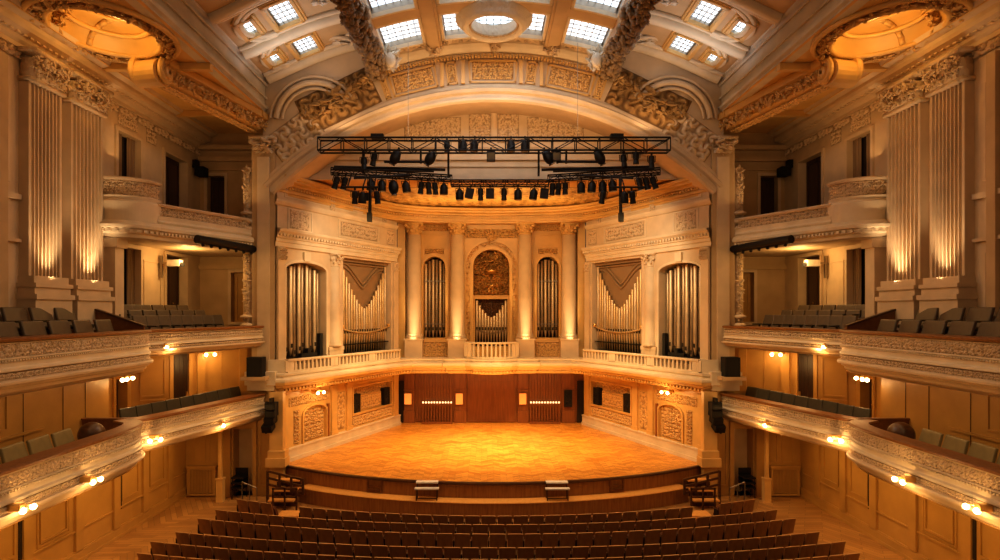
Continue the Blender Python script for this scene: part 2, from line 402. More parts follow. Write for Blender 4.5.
# little white topped benches by the stage front
for x, w in ((-2.5, 'left'), (2.35, 'right')):
    y = CYS-RS*math.cos(x/RS)-.30
    t = thing('bench', f'small white topped bench standing before the stage, {w} of the centre', 'bench', (x, y, .6))
    mb = MB(); mb.box((x, y+.08, 1.22), (.82, .26, .05)); mb.build('upper_top', 'white', t)
    mb = MB(); mb.box((x, y-.12, 1.03), (.9, .2, .05)); mb.build('lower_top', 'white', t)
    for sx in (-.38, .38):
        for sy in (-.18, .16):
            m2 = MB(); m2.cyl((x+sx, y+sy, .6), (x+sx, y+sy, 1.2 if sy > 0 else 1.02), .022); m2.build('leg', 'dkwood', t)
    mb = MB(); mb.box((x, y-.19, .68), (.8, .03, .03)); mb.build('stretcher', 'dkwood', t)

# ================================================================== SETTING: organ wall
A = (-9.0, 25.0); B = (-5.2, 33.0)
# stage side walls under the gallery, and the upper organ walls
TRIMS = []
for s, side in ((1, 'left'), (-1, 'right')):
    # ---- lower stage wall
    F = Fr((-9.0, 25.0), (-5.25, 34.0)); L = F.L
    mb = MB(s); F.wall(mb, 1.2, 4.4, [(1.62, 3.2, 1.75, 3.35, .35), (5.35, 8.95, 2.5, 3.75)], .3)
    mb.add([F(5.35,-.3,2.5), F(8.95,-.3,2.5), F(8.95,-.3,3.75), F(5.35,-.3,3.75)], [(0,1,2,3)])
    mb.add([F(1.62,-.1,1.75), F(3.2,-.1,1.75), F(3.2,-.1,3.35), F(1.62,-.1,3.35)], [(0,1,2,3)])
    w = struct(mb.build(f'wall_stage_{side}', 'gold'))
    mb = MB(s)
    F.box(mb, -.1, L, 0, .12, 1.2, 1.72); F.box(mb, -.1, L, 0, .17, 1.2, 1.36); F.box(mb, -.1, L, .0, .15, 1.70, 1.77)
    mb.build('base_course', 'pale', w)
    for u0, u1 in ((.0, .5), (3.55, 3.95), (4.75, 5.15), (9.1, 9.5)):
        mb = MB(s); F.box(mb, u0, u1, 0, .10, 1.77, 4.1); F.box(mb, u0-.05, u1+.05, 0, .14, 3.9, 4.1); F.box(mb, u0-.04, u1+.04, 0, .13, 1.77, 1.95); mb.build('pilaster_strip', 'gold', w)
    mb = MB(s); F.archframe(mb, 1.62, 3.2, 1.77, 3.35, .35, .1, 0, .07); mb.build('arch_moulding', 'gold', w)
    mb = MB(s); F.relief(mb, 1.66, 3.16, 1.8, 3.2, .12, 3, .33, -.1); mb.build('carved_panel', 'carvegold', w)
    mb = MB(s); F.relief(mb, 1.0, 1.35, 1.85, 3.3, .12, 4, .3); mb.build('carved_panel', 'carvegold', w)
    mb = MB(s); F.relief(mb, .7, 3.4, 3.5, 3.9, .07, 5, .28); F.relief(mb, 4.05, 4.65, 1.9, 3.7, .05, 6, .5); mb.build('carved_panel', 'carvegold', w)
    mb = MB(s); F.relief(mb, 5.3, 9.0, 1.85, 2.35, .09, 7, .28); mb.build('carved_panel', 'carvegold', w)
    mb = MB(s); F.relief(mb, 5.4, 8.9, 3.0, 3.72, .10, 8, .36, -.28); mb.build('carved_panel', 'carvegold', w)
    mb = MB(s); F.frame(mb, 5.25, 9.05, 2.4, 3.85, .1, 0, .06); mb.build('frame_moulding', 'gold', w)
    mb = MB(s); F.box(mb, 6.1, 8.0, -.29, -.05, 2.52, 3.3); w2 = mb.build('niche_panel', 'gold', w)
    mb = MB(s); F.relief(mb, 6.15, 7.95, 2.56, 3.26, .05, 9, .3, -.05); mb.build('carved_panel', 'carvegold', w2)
    # brown door edge
    mb = MB(s); F.box(mb, 3.26, 3.36, .0, .10, 1.3, 3.3); mb.build('door_edge', 'redwood', w)
    # speakers in the niche
    for u, lab in ((5.72, 'nearer'), (8.5, 'farther')):
        p = F(u, -.1, 2.5); t = thing('niche_speaker', f'black upright speaker at the {lab} end of the {side} stage wall niche', 'speaker', (s*p[0], p[1], p[2]))
        mb = MB(s); F.box(mb, u-.27, u+.27, -.28, .02, 2.5, 3.42); mb.build('cabinet', 'blackmat', t)
        mb = MB(s)
        for zz, r in ((2.75, .17), (3.1, .1)): mb.cyl(F(u, .02, zz), F(u, .045, zz), r, r*.8, 12)
        mb.build('driver', 'black', t)
    # ---- upper organ wall
    F = Fr(A, B); L = F.L
    mb = MB(s); F.wall(mb, 4.3, 13.7, [(.45, 3.0, 5.3, 9.75, .35), (4.26, 8.3, 5.3, 10.2)], .9)
    w = struct(mb.build(f'wall_organ_{side}', 'cream'))
    mb = MB(s)
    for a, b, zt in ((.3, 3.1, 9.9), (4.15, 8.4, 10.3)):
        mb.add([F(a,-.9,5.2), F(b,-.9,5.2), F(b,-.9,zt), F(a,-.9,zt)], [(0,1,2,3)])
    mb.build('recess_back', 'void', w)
    path = [F.xy(-.2), F.xy(L-.1)]
    mb = MB(s); mb.sweep(path, [(0, 10.3), (.10, 10.32), (.10, 10.5), (.14, 10.52), (.14, 10.66), (.20, 10.68), (.20, 10.78), (.36, 10.95), (.38, 11.05), (.05, 11.1)]); mb.build('architrave', 'pale', w)
    mb = MB(s); dentils(mb, path, .2, 10.76, .10, .09, .1, .1); mb.build('dentil_course', 'pale', w)
    mb = MB(s); mb.sweep(path, [(0, 12.05), (.08, 12.08), (.16, 12.2), (.18, 12.28), (.02, 12.32)]); mb.build('moulding', 'pale', w)
    pass
    mb = MB(s); F.relief(mb, .75, 1.9, 11.15, 12.0, .06, 11, .38); mb.build('carved_panel', 'carve', w)
    mb = MB(s); F.relief(mb, 4.1, 7.0, 11.25, 11.9, .12, 12, .34); mb.build('carved_panel', 'carve', w)
    mb = MB(s); F.relief(mb, 7.9, 8.6, 11.2, 11.95, .05, 13, .36); mb.build('carved_panel', 'carve', w)
    mb = MB(s); F.frame(mb, .6, 2.1, 11.1, 12.03, .06, 0, .03); F.frame(mb, 3.9, 7.2, 11.15, 12.0, .05, 0, .03); F.frame(mb, .4, 3.2, 12.45, 13.1, .05, 0, .03); F.frame(mb, 3.6, 7.4, 12.45, 13.1, .05, 0, .03); mb.build('panel_moulding', 'pale', w)
    mb = MB(s); F.relief(mb, 3.3, 3.65, 12.3, 13.2, .1, 14, .3); F.relief(mb, 7.5, 7.85, 12.3, 13.2, .1, 15, .3); mb.build('carved_drop', 'carve', w)
    mb = MB(s); F.archframe(mb, .45, 3.0, 5.4, 9.75, .35, .12, 0, .06); F.box(mb, 1.5, 1.9, 0, .12, 9.8, 10.2); mb.build('arch_moulding', 'pale', w)
    mb = MB(s); F.box(mb, 8.4, 8.84, 0, .12, 5.0, 10.3); F.box(mb, -.05, .35, 0, .12, 5.0, 10.3); mb.build('pilaster_strip', 'cream', w)
    mb = MB(s); F.relief(mb, 8.4, 8.84, 9.75, 10.25, .2, 16, .3, .1); F.relief(mb, -.05, .4, 9.75, 10.25, .2, 17, .25, .1); mb.build('strip_capital', 'carve', w)
    # column between the bays
    p = F(3.64, -.08, 5.2); t = thing('column', f'smooth cream column between the two {side} organ bays', 'column', (s*p[0], p[1], 5.2))
    mb = MB(s); mb.lathe((p[0], p[1], 5.95), [(.40, 0), (.40, .1), (.36, .14), (.38, .2), (.33, .26), (.33, 1.5), (.285, 3.75)], 20); mb.build('shaft', 'cream', t, True)
    mb = MB(s); F.box(mb, 3.14, 4.14, -.5, .12, 5.0, 5.8); F.box(mb, 3.1, 4.18, -.5, .14, 5.78, 5.95); mb.build('pedestal', 'cream', t)
    mb = MB(s); capital(mb, p[0], p[1], 9.68, .6, .64); mb.build('capital', 'carve', t, True)

# ---- organ pipes
def pipe(mbs, F, u, d, z0, z1, r, mir, parent, mat='pipe', foot=.45, n=10):
    m = MB(mir); x, y, _ = F(u, d, 0)
    m.lathe((x, y, 0), [(r*.25, z0), (r, z0+foot), (r, z1), (r*.9, z1+.01)], n)
    # mouth lip
    o = m.build('organ_pipe', mat, parent, True)
    k = MB(mir); F.box(k, u-r*.55, u+r*.55, d+r*.55, d+r*1.03, z0+foot+.02, z0+foot+.2); k.build('pipe_mouth', 'void', o)
    return o
for s, side in ((1, 'left'), (-1, 'right')):
    F = Fr(A, B)
    p = F(1.7, -.4, 5.3); t = thing('organ_pipe_bank', f'bank of straight dark organ pipes under a flat arch, {side} bay nearest the hall', 'organ pipes', (s*p[0], p[1], 5.3))
    n = 10
    for k in range(n):
        u = .60 + k*2.25/(n-1); top = 9.28+.42*math.sin(PI*(k+.5)/n)
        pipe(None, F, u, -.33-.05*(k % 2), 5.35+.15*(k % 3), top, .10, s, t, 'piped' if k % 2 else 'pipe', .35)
    mb = MB(s); F.box(mb, .5, 2.96, -.75, -.2, 5.3, 5.62); mb.build('wind_chest', 'black', t)
    mb = MB(s); F.box(mb, 1.5, 2.5, -.25, -.05, 5.45, 5.75); F.box(mb, 1.9, 2.1, -.25, -.05, 5.75, 5.95); F.box(mb, 2.68, 2.85, -.22, -.03, 5.4, 6.6); mb.build('bellows_box', 'blackmat', t)
    p = F(6.28, -.4, 5.3); t = thing('organ_pipe_bank', f'bank of gold organ pipes dipping to a point under a brown hood, {side} side', 'organ pipes', (s*p[0], p[1], 5.3))
    n = 19
    for k in range(n):
        u = 4.44 + k*3.68/(n-1); q = abs(2*k/(n-1)-1)
        top = 7.75 + 2.25*q**1.5
        pipe(None, F, u, -.28, 5.55, top, .078, s, t, 'pipeg' if k % 3 else 'pipe', .95)
    mb = MB(s)
    for k in range(24):
        ua = 4.36+k*3.84/24; ub = ua+3.84/24
        za, zb = (6.52+.25*abs(2*(q-4.36)/3.84-1)**2 for q in (ua, ub)); mb.cyl(F(ua, -.17, za), F(ub, -.17, zb), .05, .05, 8)
    mb.build('pipe_rail', 'pipeg', t, True)
    mb = MB(s); F.box(mb, 4.3, 8.26, -.7, -.1, 5.3, 5.56); mb.build('wind_chest', 'black', t)
    mb = MB(s); F.box(mb, 4.3, 8.26, -.2, -.14, 5.95, 6.0); mb.build('lower_rail', 'black', t)
    # hood above
    mb = MB(s); mb.add([F(4.3,-.42,7.4), F(8.26,-.42,7.4), F(8.26,-.42,10.25), F(4.3,-.42,10.25)], [(0,1,2,3)]); h = mb.build('pipe_shade', 'hood', t)
    mb = MB(s)
    for sg in (-1, 1):
        for q0 in (0, .22): tube(mb, [F(6.28+sg*1.95*(1-t), -.38, 10.0-q0-1.0*math.sin(t*PI*.5)**1.5+.35*math.sin(t*PI)) for t in np.linspace(0, 1, 15)], .06)
    tube(mb, [F(4.32, -.38, 9.98), F(8.24, -.38, 9.98)], .07)
    F.box(mb, 4.27, 8.29, -.5, -.2, 10.05, 10.19)
    mb.build('hood_moulding', 'hood', h)
    for u in (4.38, 8.2):
        mb = MB(s); mb.ball(F(u, -.12, 6.85), .1); mb.build('finial', 'brass', t, True)

# ---- apse back wall
FB = Fr((-5.3, 34.0), (5.3, 34.0))
X0 = 5.3
holes = [(X0-3.22-.62, X0-3.22+.62, 6.1, 10.7, .62), (X0-1.02, X0+1.02, 5.6, 11.1, .95), (X0+3.2-.62, X0+3.2+.62, 6.1, 10.7, .62)]
mb = MB(); FB.wall(mb, 4.2, 13.7, holes, .8); wb = struct(mb.build('wall_back', 'gold'))
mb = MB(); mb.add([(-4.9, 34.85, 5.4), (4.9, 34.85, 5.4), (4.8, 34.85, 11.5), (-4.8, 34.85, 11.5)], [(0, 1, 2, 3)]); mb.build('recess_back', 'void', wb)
for sx in (-1, 1):
    mb = MB(); mb.box((sx*5.02, 33.75, 9.1), (.42, .6, 9.2)); mb.build('corner_pier', 'gold', wb)
for cx in (-3.22, 3.2):
    mb = MB(); FB.archframe(mb, X0+cx-.62, X0+cx+.62, 6.1, 10.7, .62, .14, 0, .12); FB.archframe(mb, X0+cx-.74, X0+cx+.74, 6.1, 10.82, .74, .1, 0, .06); mb.build('arch_moulding', 'gold', wb)
    mb = MB(); FB.relief(mb, X0+cx-.55, X0+cx+.55, 10.85, 11.15, .12, 21, .25); FB.relief(mb, X0+cx-.75, X0+cx+.75, 12.15, 12.5, .07, 22, .2); mb.build('carved_panel', 'carvegold', wb)
    mb = MB(); FB.frame(mb, X0+cx-.75, X0+cx+.75, 11.25, 11.95, .07, 0, .05); mb.build('panel_moulding', 'gold', wb)
    mb = MB(); FB.relief(mb, X0+cx-.72, X0+cx+.72, 5.0, 5.85, .09, 23, .36, .3); FB.frame(mb, X0+cx-.8, X0+cx+.8, 4.9, 5.95, .07, 0, .36); mb.build('carved_panel', 'carvegold', wb)
    mb = MB(); FB.box(mb, X0+cx-.85, X0+cx+.85, 0, .30, 4.6, 6.05); mb.build('dado', 'gold', wb)
    side = 'left' if cx < 0 else 'right'
    t = thing('organ_pipe_bank', f'narrow arched niche of grey organ pipes {side} of the central gilded niche', 'organ pipes', (cx, 34.3, 6.1))
    for k in range(6):
        dx = (k-2.5)*.205; top = 10.0+.55*math.sqrt(max(0, 1-(dx/.62)**2))
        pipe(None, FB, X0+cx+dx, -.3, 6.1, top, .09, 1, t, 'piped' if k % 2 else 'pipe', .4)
    for zz in (6.85, 9.3):
        mb = MB(); FB.box(mb, X0+cx-.6, X0+cx+.6, -.2, -.14, zz, zz+.05); mb.build('pipe_rail', 'steel', t)
# central niche
mb = MB(); FB.archframe(mb, X0-1.02, X0+1.02, 5.9, 11.1, .95, .16, 0, .16); FB.archframe(mb, X0-1.45, X0+1.45, 5.9, 11.55, 1.4, .1, 0, .12); mb.build('arch_moulding', 'gold', wb)
mb = MB()
for k in range(46):   # leaf band round the arch
    a = k/45
    if a < .3: q = (-1.31, 6.0+a/.3*4.2)
    elif a > .7: q = (1.31, 6.0+(1-a)/.3*4.2)
    else:
        th = PI*(a-.3)/.4; q = (-1.31*math.cos(th), 10.2+1.22*math.sin(th))
    leafclump(mb, (q[0], 33.93, q[1]), .13, 5, k)
mb.build('leaf_band', 'gilt', wb, True)
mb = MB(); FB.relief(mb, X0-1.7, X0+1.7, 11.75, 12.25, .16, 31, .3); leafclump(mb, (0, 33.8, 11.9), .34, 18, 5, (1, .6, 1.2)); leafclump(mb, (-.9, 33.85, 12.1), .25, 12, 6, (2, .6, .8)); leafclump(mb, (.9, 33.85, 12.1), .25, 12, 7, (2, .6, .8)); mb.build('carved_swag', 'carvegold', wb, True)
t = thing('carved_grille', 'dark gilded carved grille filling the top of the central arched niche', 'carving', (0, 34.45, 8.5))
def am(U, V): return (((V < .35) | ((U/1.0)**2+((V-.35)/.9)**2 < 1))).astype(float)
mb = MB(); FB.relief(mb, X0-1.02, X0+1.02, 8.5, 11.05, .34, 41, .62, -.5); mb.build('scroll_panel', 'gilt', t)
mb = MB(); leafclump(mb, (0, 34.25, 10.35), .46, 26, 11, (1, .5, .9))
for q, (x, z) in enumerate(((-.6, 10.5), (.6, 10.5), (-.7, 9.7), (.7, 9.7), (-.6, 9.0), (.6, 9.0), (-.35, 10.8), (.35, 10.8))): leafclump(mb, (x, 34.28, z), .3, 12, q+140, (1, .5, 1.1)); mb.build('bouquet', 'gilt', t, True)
mb = MB(); mb.lathe((0, 34.25, 9.72), [(.12, 0), (.36, .12), (.42, .22), (.36, .24)], 14); mb.build('basket', 'brass', t, True)
mb = MB(); leafclump(mb, (0, 34.25, 8.85), .24, 14, 12, (1, .5, 1.2)); mb.build('mask_boss', 'brass', t, True)
t = thing('niche_organ_case', 'small case of pale organ pipes dipping under a dark carved valance in the central niche', 'organ pipes', (0, 34.35, 5.7))
mb = MB(); FB.box(mb, X0-1.02, X0+1.02, -.55, -.12, 8.3, 8.42); FB.box(mb, X0-1.02, X0+1.02, -.55, -.18, 8.42, 8.52); FB.box(mb, X0-1.02, X0-.92, -.5, -.15, 5.7, 8.3); FB.box(mb, X0+.92, X0+1.02, -.5, -.15, 5.7, 8.3); mb.build('frame', 'gold', t)
for k in range(11):
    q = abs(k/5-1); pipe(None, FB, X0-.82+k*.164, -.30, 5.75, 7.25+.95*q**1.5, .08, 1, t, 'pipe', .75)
mb = MB(); FB.relief(mb, X0-.9, X0+.9, 7.2, 8.28, .06, 42, .22, -.45); mb.build('valance', 'dkwood', t)
mb = MB()
for k in range(22):
    a, b = -.9+k*1.8/22, -.9+(k+1)*1.8/22
    mb.cyl((a, 34.22, 6.36+.3*a*a), (b, 34.22, 6.36+.3*b*b), .035, .035, 6)
mb.build('pipe_rail', 'steel', t)
# big columns
for i, (cx, lab) in enumerate(((-4.3, 'leftmost smooth column lit from below on the curved back wall'), (-1.9, 'smooth column lit from below just left of the central gilded niche'), (1.88, 'smooth column lit from below just right of the central gilded niche'), (4.32, 'rightmost smooth column lit from below on the curved back wall'))):
    t = thing('column', lab, 'column', (cx, 33.5, 4.6))
    mb = MB(); mb.box((cx, 33.55, 5.3), (.98, .95, 1.45)); mb.box((cx, 33.55, 6.05), (1.08, 1.05, .1)); mb.box((cx, 33.55, 4.72), (1.06, 1.03, .2)); mb.build('pedestal', 'cream', t)
    mb = MB(); mb.lathe((cx, 33.5, 6.1), [(.50, 0), (.50, .1), (.45, .13), (.48, .2), (.41, .28), (.41, 2), (.37, 5.75)], 22); mb.build('shaft', 'cream', t, True)
    mb = MB(); capital(mb, cx, 33.5, 11.85, .76, .66); mb.build('capital', 'carvegold', t, True)
# entablature around the back, following a shallow curve
pb = [(-9.0, 25.05), (-8.0, 27.0), (-7.05, 29.1), (-6.05, 31.1), (-5.0, 32.4), (-3.3, 33.2), (0, 33.6)]
pb = smooth_path(pb+[(-x, y) for x, y in pb[-2::-1]], 6)
mb = MB(); mb.sweep(pb, [(-.9, 12.52), (.0, 12.52), (.0, 12.62), (.07, 12.63), (.07, 12.72), (.0, 12.74), (.0, 12.92), (.10, 12.94), (.12, 13.02), (.30, 13.08), (.31, 13.16), (.42, 13.2), (.45, 13.3), (.30, 13.36), (-.9, 13.37)]); o = struct(mb.build(num('trim'), 'gold'))
mb = MB(); dentils(mb, pb, .02, 12.8, .09, .07, .09, .09); mb.build('dentil_course', 'gold', o)
# lunette wall and apse ceiling
mb = MB(); mb.add([(-9.2, 26.4, 13.42), (9.2, 26.4, 13.42), (9.2, 34.9, 13.42), (-9.2, 34.9, 13.42)], [(0, 1, 2, 3)])
ca = struct(mb.build('ceiling_apse', 'amber'))
mb = MB(); relief(mb, (0, 30.6, 13.41), (1, 0, 0), (0, 1, 0), (0, 0, -1), 11.4, 5.0, .07, 51, 1.0, 120, 60); mb.build('gilded_pattern', 'carvegold', ca)
mb = MB(); FL = Fr((-9.3, 26.4), (9.3, 26.4)); FL.wall(mb, 13.38, 17.3); lw = struct(mb.build('wall_lunette', 'cream'))
mb = MB(); FL.box(mb, .3, 18.3, 0, .1, 14.25, 14.4); FL.box(mb, .3, 18.3, 0, .06, 13.95, 14.02); FL.box(mb, .3, 18.3, 0, .14, 13.38, 13.6); FL.box(mb, .3, 18.3, 0, .05, 14.8, 14.86); mb.build('band_moulding', 'cream', lw)
mb = MB()
FL.relief(mb, 9.3-3.9, 9.3-1.4, 15.05, 16.15, .08, 52, .4, sym=False, mask=lambda U, V: (V < .1+.28*(U+1.2)).astype(float)); FL.relief(mb, 9.3+1.5, 9.3+4.0, 15.05, 16.15, .08, 53, .4, sym=False, mask=lambda U, V: (V < .1-.28*(U-1.2)).astype(float))
FL.relief(mb, 9.3-1.05, 9.3-.1, 15.0, 16.3, .10, 54, .45); FL.relief(mb, 9.3+.2, 9.3+1.15, 15.0, 16.3, .10, 55, .45); mb.build('carved_panel', 'carve', lw)
mb = MB(); FL.box(mb, 9.3-1.25, 9.3-1.12, 0, .05, 14.9, 16.6); FL.box(mb, 9.3+1.22, 9.3+1.35, 0, .05, 14.9, 16.6); FL.box(mb, 9.3-.05, 9.3+.13, 0, .08, 14.9, 16.9); FL.box(mb, 9.3-1.3, 9.3+1.4, 0, .05, 16.3, 16.42); mb.build('strip_moulding', 'cream', lw)

# ---- organ gallery: ledge, cornice, balustrades
gp = [(-9.35, 24.75), (-8.72, 24.85), (-4.85, 32.3), (-4.4, 32.75), (-2.5, 32.85), (-2.45, 32.7), (-1.35, 32.7)]
gp += [(-.95, 32.35), (-.45, 32.12), (0, 32.05)]
gp = gp + [(-x, y) for x, y in gp[-2::-1]]
g = thing('organ_gallery', 'cream gallery ledge with gilt lit cornice and balustrades running round above the stage', 'gallery', (0, 33, 4.2))
mb = MB(); mb.sweep(gp, [(-2.0, 4.18), (-.12, 4.2), (-.05, 4.28), (-.05, 4.36), (.06, 4.42), (.08, 4.5), (.22, 4.56), (.24, 4.66)]); mb.build('cornice', 'gold', g)
mb = MB(); mb.sweep(gp, [(.24, 4.66), (.26, 4.7), (.26, 4.78), (.12, 4.84), (.10, 4.9), (.16, 4.94), (.16, 5.02), (.0, 5.05), (-1.6, 5.05)]); mb.build('ledge', 'pale', g)
mb = MB(); dentils(mb, gp, -.04, 4.28, .1, .1, .09, .1); mb.build('dentil_course', 'gold', g)
def balustrade(mir, path, z0, z1, posts, lab):
    mb = MB(mir); mb.sweep(path, [(-.12, z1), (.1, z1), (.12, z1-.04), (.1, z1-.1), (-.12, z1-.1)], True); r = mb.build('top_rail', 'pale', g)
    mb = MB(mir); mb.sweep(path, [(-.1, z0), (.08, z0), (.08, z0+.1), (-.1, z0+.1)], True); mb.build('bottom_rail', 'pale', g)
    P = resample(path, .25); N = normals(P, False)
    mb = MB(mir)
    for i, ((x, y), n) in enumerate(zip(P, N)):
        if i % 11 in (0, 1):
            mb.box((x, y, (z0+z1)/2), (.24, .16, z1-z0-.12), math.atan2(n[1], n[0])+PI/2)
        else: mb.box((x, y, (z0+z1)/2), (.1, .1, z1-z0-.1), math.atan2(n[1], n[0])+PI/2)
    mb.build('balusters', 'pale', g)
for s in (1, -1): balustrade(s, [(-8.62, 25.0), (-4.95, 32.05)], 5.03, 5.6, 4, '')
balustrade(1, [(x, y) for x, y in gp if -1.4 <= x <= 1.4], 5.05, 5.95, 3, '')
for s in (1, -1):
    mb = MB(s); Fq = Fr((-9.3, 24.78), (-8.65, 24.9)); Fq.box(mb, 0, .66, -.5, .05, 5.05, 5.6); mb.build('end_pedestal', 'pale', g)

# ---- back wall of the stage, brown panelling
FW = Fr((-5.4, 34.55), (5.4, 34.55)); c0 = 5.4
mb = MB(); FW.wall(mb, 1.2, 4.3); ws = struct(mb.build('wall_stage_back', 'redwood'))
def px2x(px, Y=34.55): return (px-486)*Y/600-.3
for px0, px1, nm in ((404.5, 414.5, 0), (455, 466, 0), (518, 528, 0), (562, 574, 0)):
    u0, u1 = px2x(px0)+c0, px2x(px1)+c0
    mb = MB(); FW.box(mb, u0, u1, 0, .14, 1.2, 4.25); FW.box(mb, u0-.03, u1+.03, 0, .2, 1.2, 1.9); FW.box(mb, u0-.02, u1+.02, 0, .18, 3.05, 3.12); mb.build('panel_pilaster', 'redwood', ws)
for px0, px1 in ((416, 454), (529, 561)):
    u0, u1 = px2x(px0)+c0, px2x(px1)+c0
    mb = MB(); k = int((u1-u0)/.16)
    for i in range(k): FW.box(mb, u0+.02+i*.16, u0+.13+i*.16, 0, .06, 1.3, 4.2)
    mb.build('grooved_panel', 'redwood', ws)
u0, u1 = px2x(468)+c0, px2x(516)+c0
mb = MB(); FW.frame(mb, u0, u1, 1.25, 4.2, .06, 0, .05); FW.box(mb, (u0+u1)/2-.015, (u0+u1)/2+.015, 0, .02, 1.3, 3.6); FW.box(mb, u0, u1, 0, .02, 3.6, 3.64); mb.build('centre_panel', 'redwood', ws)
for s in (1, -1):
    mb = MB(s); mb.box((-5.15, 34.5, 2.4), (.42, .1, 2.4)); d = struct(mb.build(num('door'), 'void'))
for (px, lab) in ((408.5, 'far left'), (459.5, 'left of centre'), (522.5, 'right of centre')):
    x = px2x(px); t = thing('lit_panel', f'small square amber lit panel on the brown stage wall, {lab}', 'light panel', (x, 34.36, 2.6))
    mb = MB(); FW.box(mb, x+c0-.2, x+c0+.2, .19, .23, 2.28, 2.9); mb.build('pane', 'signglow', t)
    mb = MB(); FW.frame(mb, x+c0-.24, x+c0+.24, 2.24, 2.94, .04, .18, .25); mb.build('frame', 'redwood', t)
x = px2x(567.5); t = thing('stage_speaker', 'tall black speaker fixed to the brown stage wall at the right', 'speaker', (x, 34.3, 2.2))
mb = MB(); FW.box(mb, x+c0-.22, x+c0+.22, .14, .34, 2.15, 3.1); mb.build('cabinet', 'blackmat', t)
mb = MB()
for zz in (2.35, 2.6, 2.85): mb.cyl((x, 34.21, zz), (x, 34.19, zz), .12, .1, 12)
mb.build('driver', 'black', t)
for px0, px1, w in ((422.5, 453, 'left'), (529, 559.5, 'right')):
    x0, x1 = px2x(px0), px2x(px1); t = thing('lamp_rack', f'rack of upright rods topped by a row of small lamps, {w} rear of the stage', 'rack', ((x0+x1)/2, 34.1, 1.2))
    mb = MB(); n = 11
    for k in range(n): mb.box((x0+.08+k*(x1-x0-.16)/(n-1), 34.15, 1.8), (.05, .05, 1.1))
    mb.build('rods', 'redwood', t)
    for k in range(n):
        mb = MB(); mb.ball((x0+.08+k*(x1-x0-.16)/(n-1), 34.12, 2.42), (.05, .05, .06), 8, 5); mb.build('small_lamp', 'striplight', t, True)
    mb = MB(); mb.box(((x0+x1)/2, 34.15, 1.26), (x1-x0, .2, .1)); mb.build('base', 'redwood', t)
    mb = MB(); mb.box(((x0+x1)/2, 34.15, 2.34), (x1-x0, .08, .05)); mb.build('top_bar', 'redwood', t)

# ================================================================== proscenium arch, piers
ZC = 3.6
def arcz(R, x): return ZC+math.sqrt(max(0, R*R-x*x))
mb = MB(); n = 72; xs = [-9.6+19.2*k/n for k in range(n+1)]
def topz(x): return arcz(15.05, x) if abs(x) < 4.75 else sidez(x)+.06
def sidez(x):
    t = max(0, min(1, (9.3-abs(x))/4.4)); return 17.3+1.55*math.sin(t*PI*.42)/math.sin(PI*.42)
P = [[(x, 25.0, arcz(12.7, x)), (x, 25.0, topz(x))] for x in xs]; mb.grid(P)
mb.grid([[(x, 25.0, arcz(12.7, x)), (x, 26.4, arcz(12.7, x))] for x in xs])
pw = struct(mb.build('wall_arch', 'cream'))
def arcsweep(mb, R, prof, a0, a1, n=60, Y=25.0):
    """profile of (radial, toward camera) points swept round the arch"""
    T = [a0+(a1-a0)*k/n for k in range(n+1)]
    mb.grid([[((R+dr)*math.sin(t), Y-dy, ZC+(R+dr)*math.cos(t)) for dr, dy in prof] for t in T])
am_ = math.asin(9.1/12.7)
mb = MB(); arcsweep(mb, 12.7, [(0, 0), (-.02, .12), (.06, .2), (.16, .2), (.2, .12), (.34, .1), (.4, .22), (.52, .26), (.6, .16), (.72, .12), (.76, 0)], -am_, am_, 70); mb.build('arch_moulding', 'cream', pw, False)
b0 = math.asin(4.6/15); mb = MB(); arcsweep(mb, 14.65, [(0, 0), (0, .1), (.06, .14), (.08, .3), (.2, .42), (.32, .5), (.42, .5), (.44, 0)], -b0, b0, 60); mb.build('crown_moulding', 'pale', pw)
mb = MB()
for k in range(70):
    a = -b0+2*b0*(k+.5)/70; mb.box((14.6*math.sin(a), 24.85, ZC+14.6*math.cos(a)), (.075, .22, .11))
mb.build('dentil_course', 'carvegold', pw)
def arcpanel(mb, xa, xb, r0, r1, seed, fr):
    ta, tb = math.asin(xa/14), math.asin(xb/14); tm = (ta+tb)/2
    er = np.array((math.sin(tm), 0, math.cos(tm))); et = np.array((math.cos(tm), 0, -math.sin(tm)))
    rc = (r0+r1)/2; relief(mb, np.array((0, 24.99, ZC))+er*rc, et, er, (0, -1, 0), 14*(tb-ta)*.86, (r1-r0)*.78, .09, seed, .36)
    for (a, b, c, d) in ((ta, tb, r0, r0+.07), (ta, tb, r1-.07, r1), (ta, ta+.07/14, r0, r1), (tb-.07/14, tb, r0, r1)):
        q = []
        for y in (24.94, 25.0):
            q += [(c*math.sin(a), y, ZC+c*math.cos(a)), (c*math.sin(b), y, ZC+c*math.cos(b)), (d*math.sin(b), y, ZC+d*math.cos(b)), (d*math.sin(a), y, ZC+d*math.cos(a))]
        fr.hexa(q)
mb = MB(); fr = MB()
for k, (xa, xb) in enumerate(((-4.25, -2.35), (-1.95, -1.5), (-1.02, .98), (1.35, 1.8), (2.2, 4.15), (-4.6, -4.35), (4.25, 4.6))): arcpanel(mb, xa, xb, 13.55, 14.5, 61+k, fr)
mb.build('carved_panel', 'carvegold', pw); fr.build('panel_frame', 'gold', pw)
mb = MB(); 
for x in (-2.12, -1.25, 1.15, 2.0):
    t_ = math.asin(x/14); mb.box((14.0*math.sin(t_), 24.93, ZC+14.0*math.cos(t_)), (.14, .14, .95))
mb.build('panel_strip', 'gold', pw)
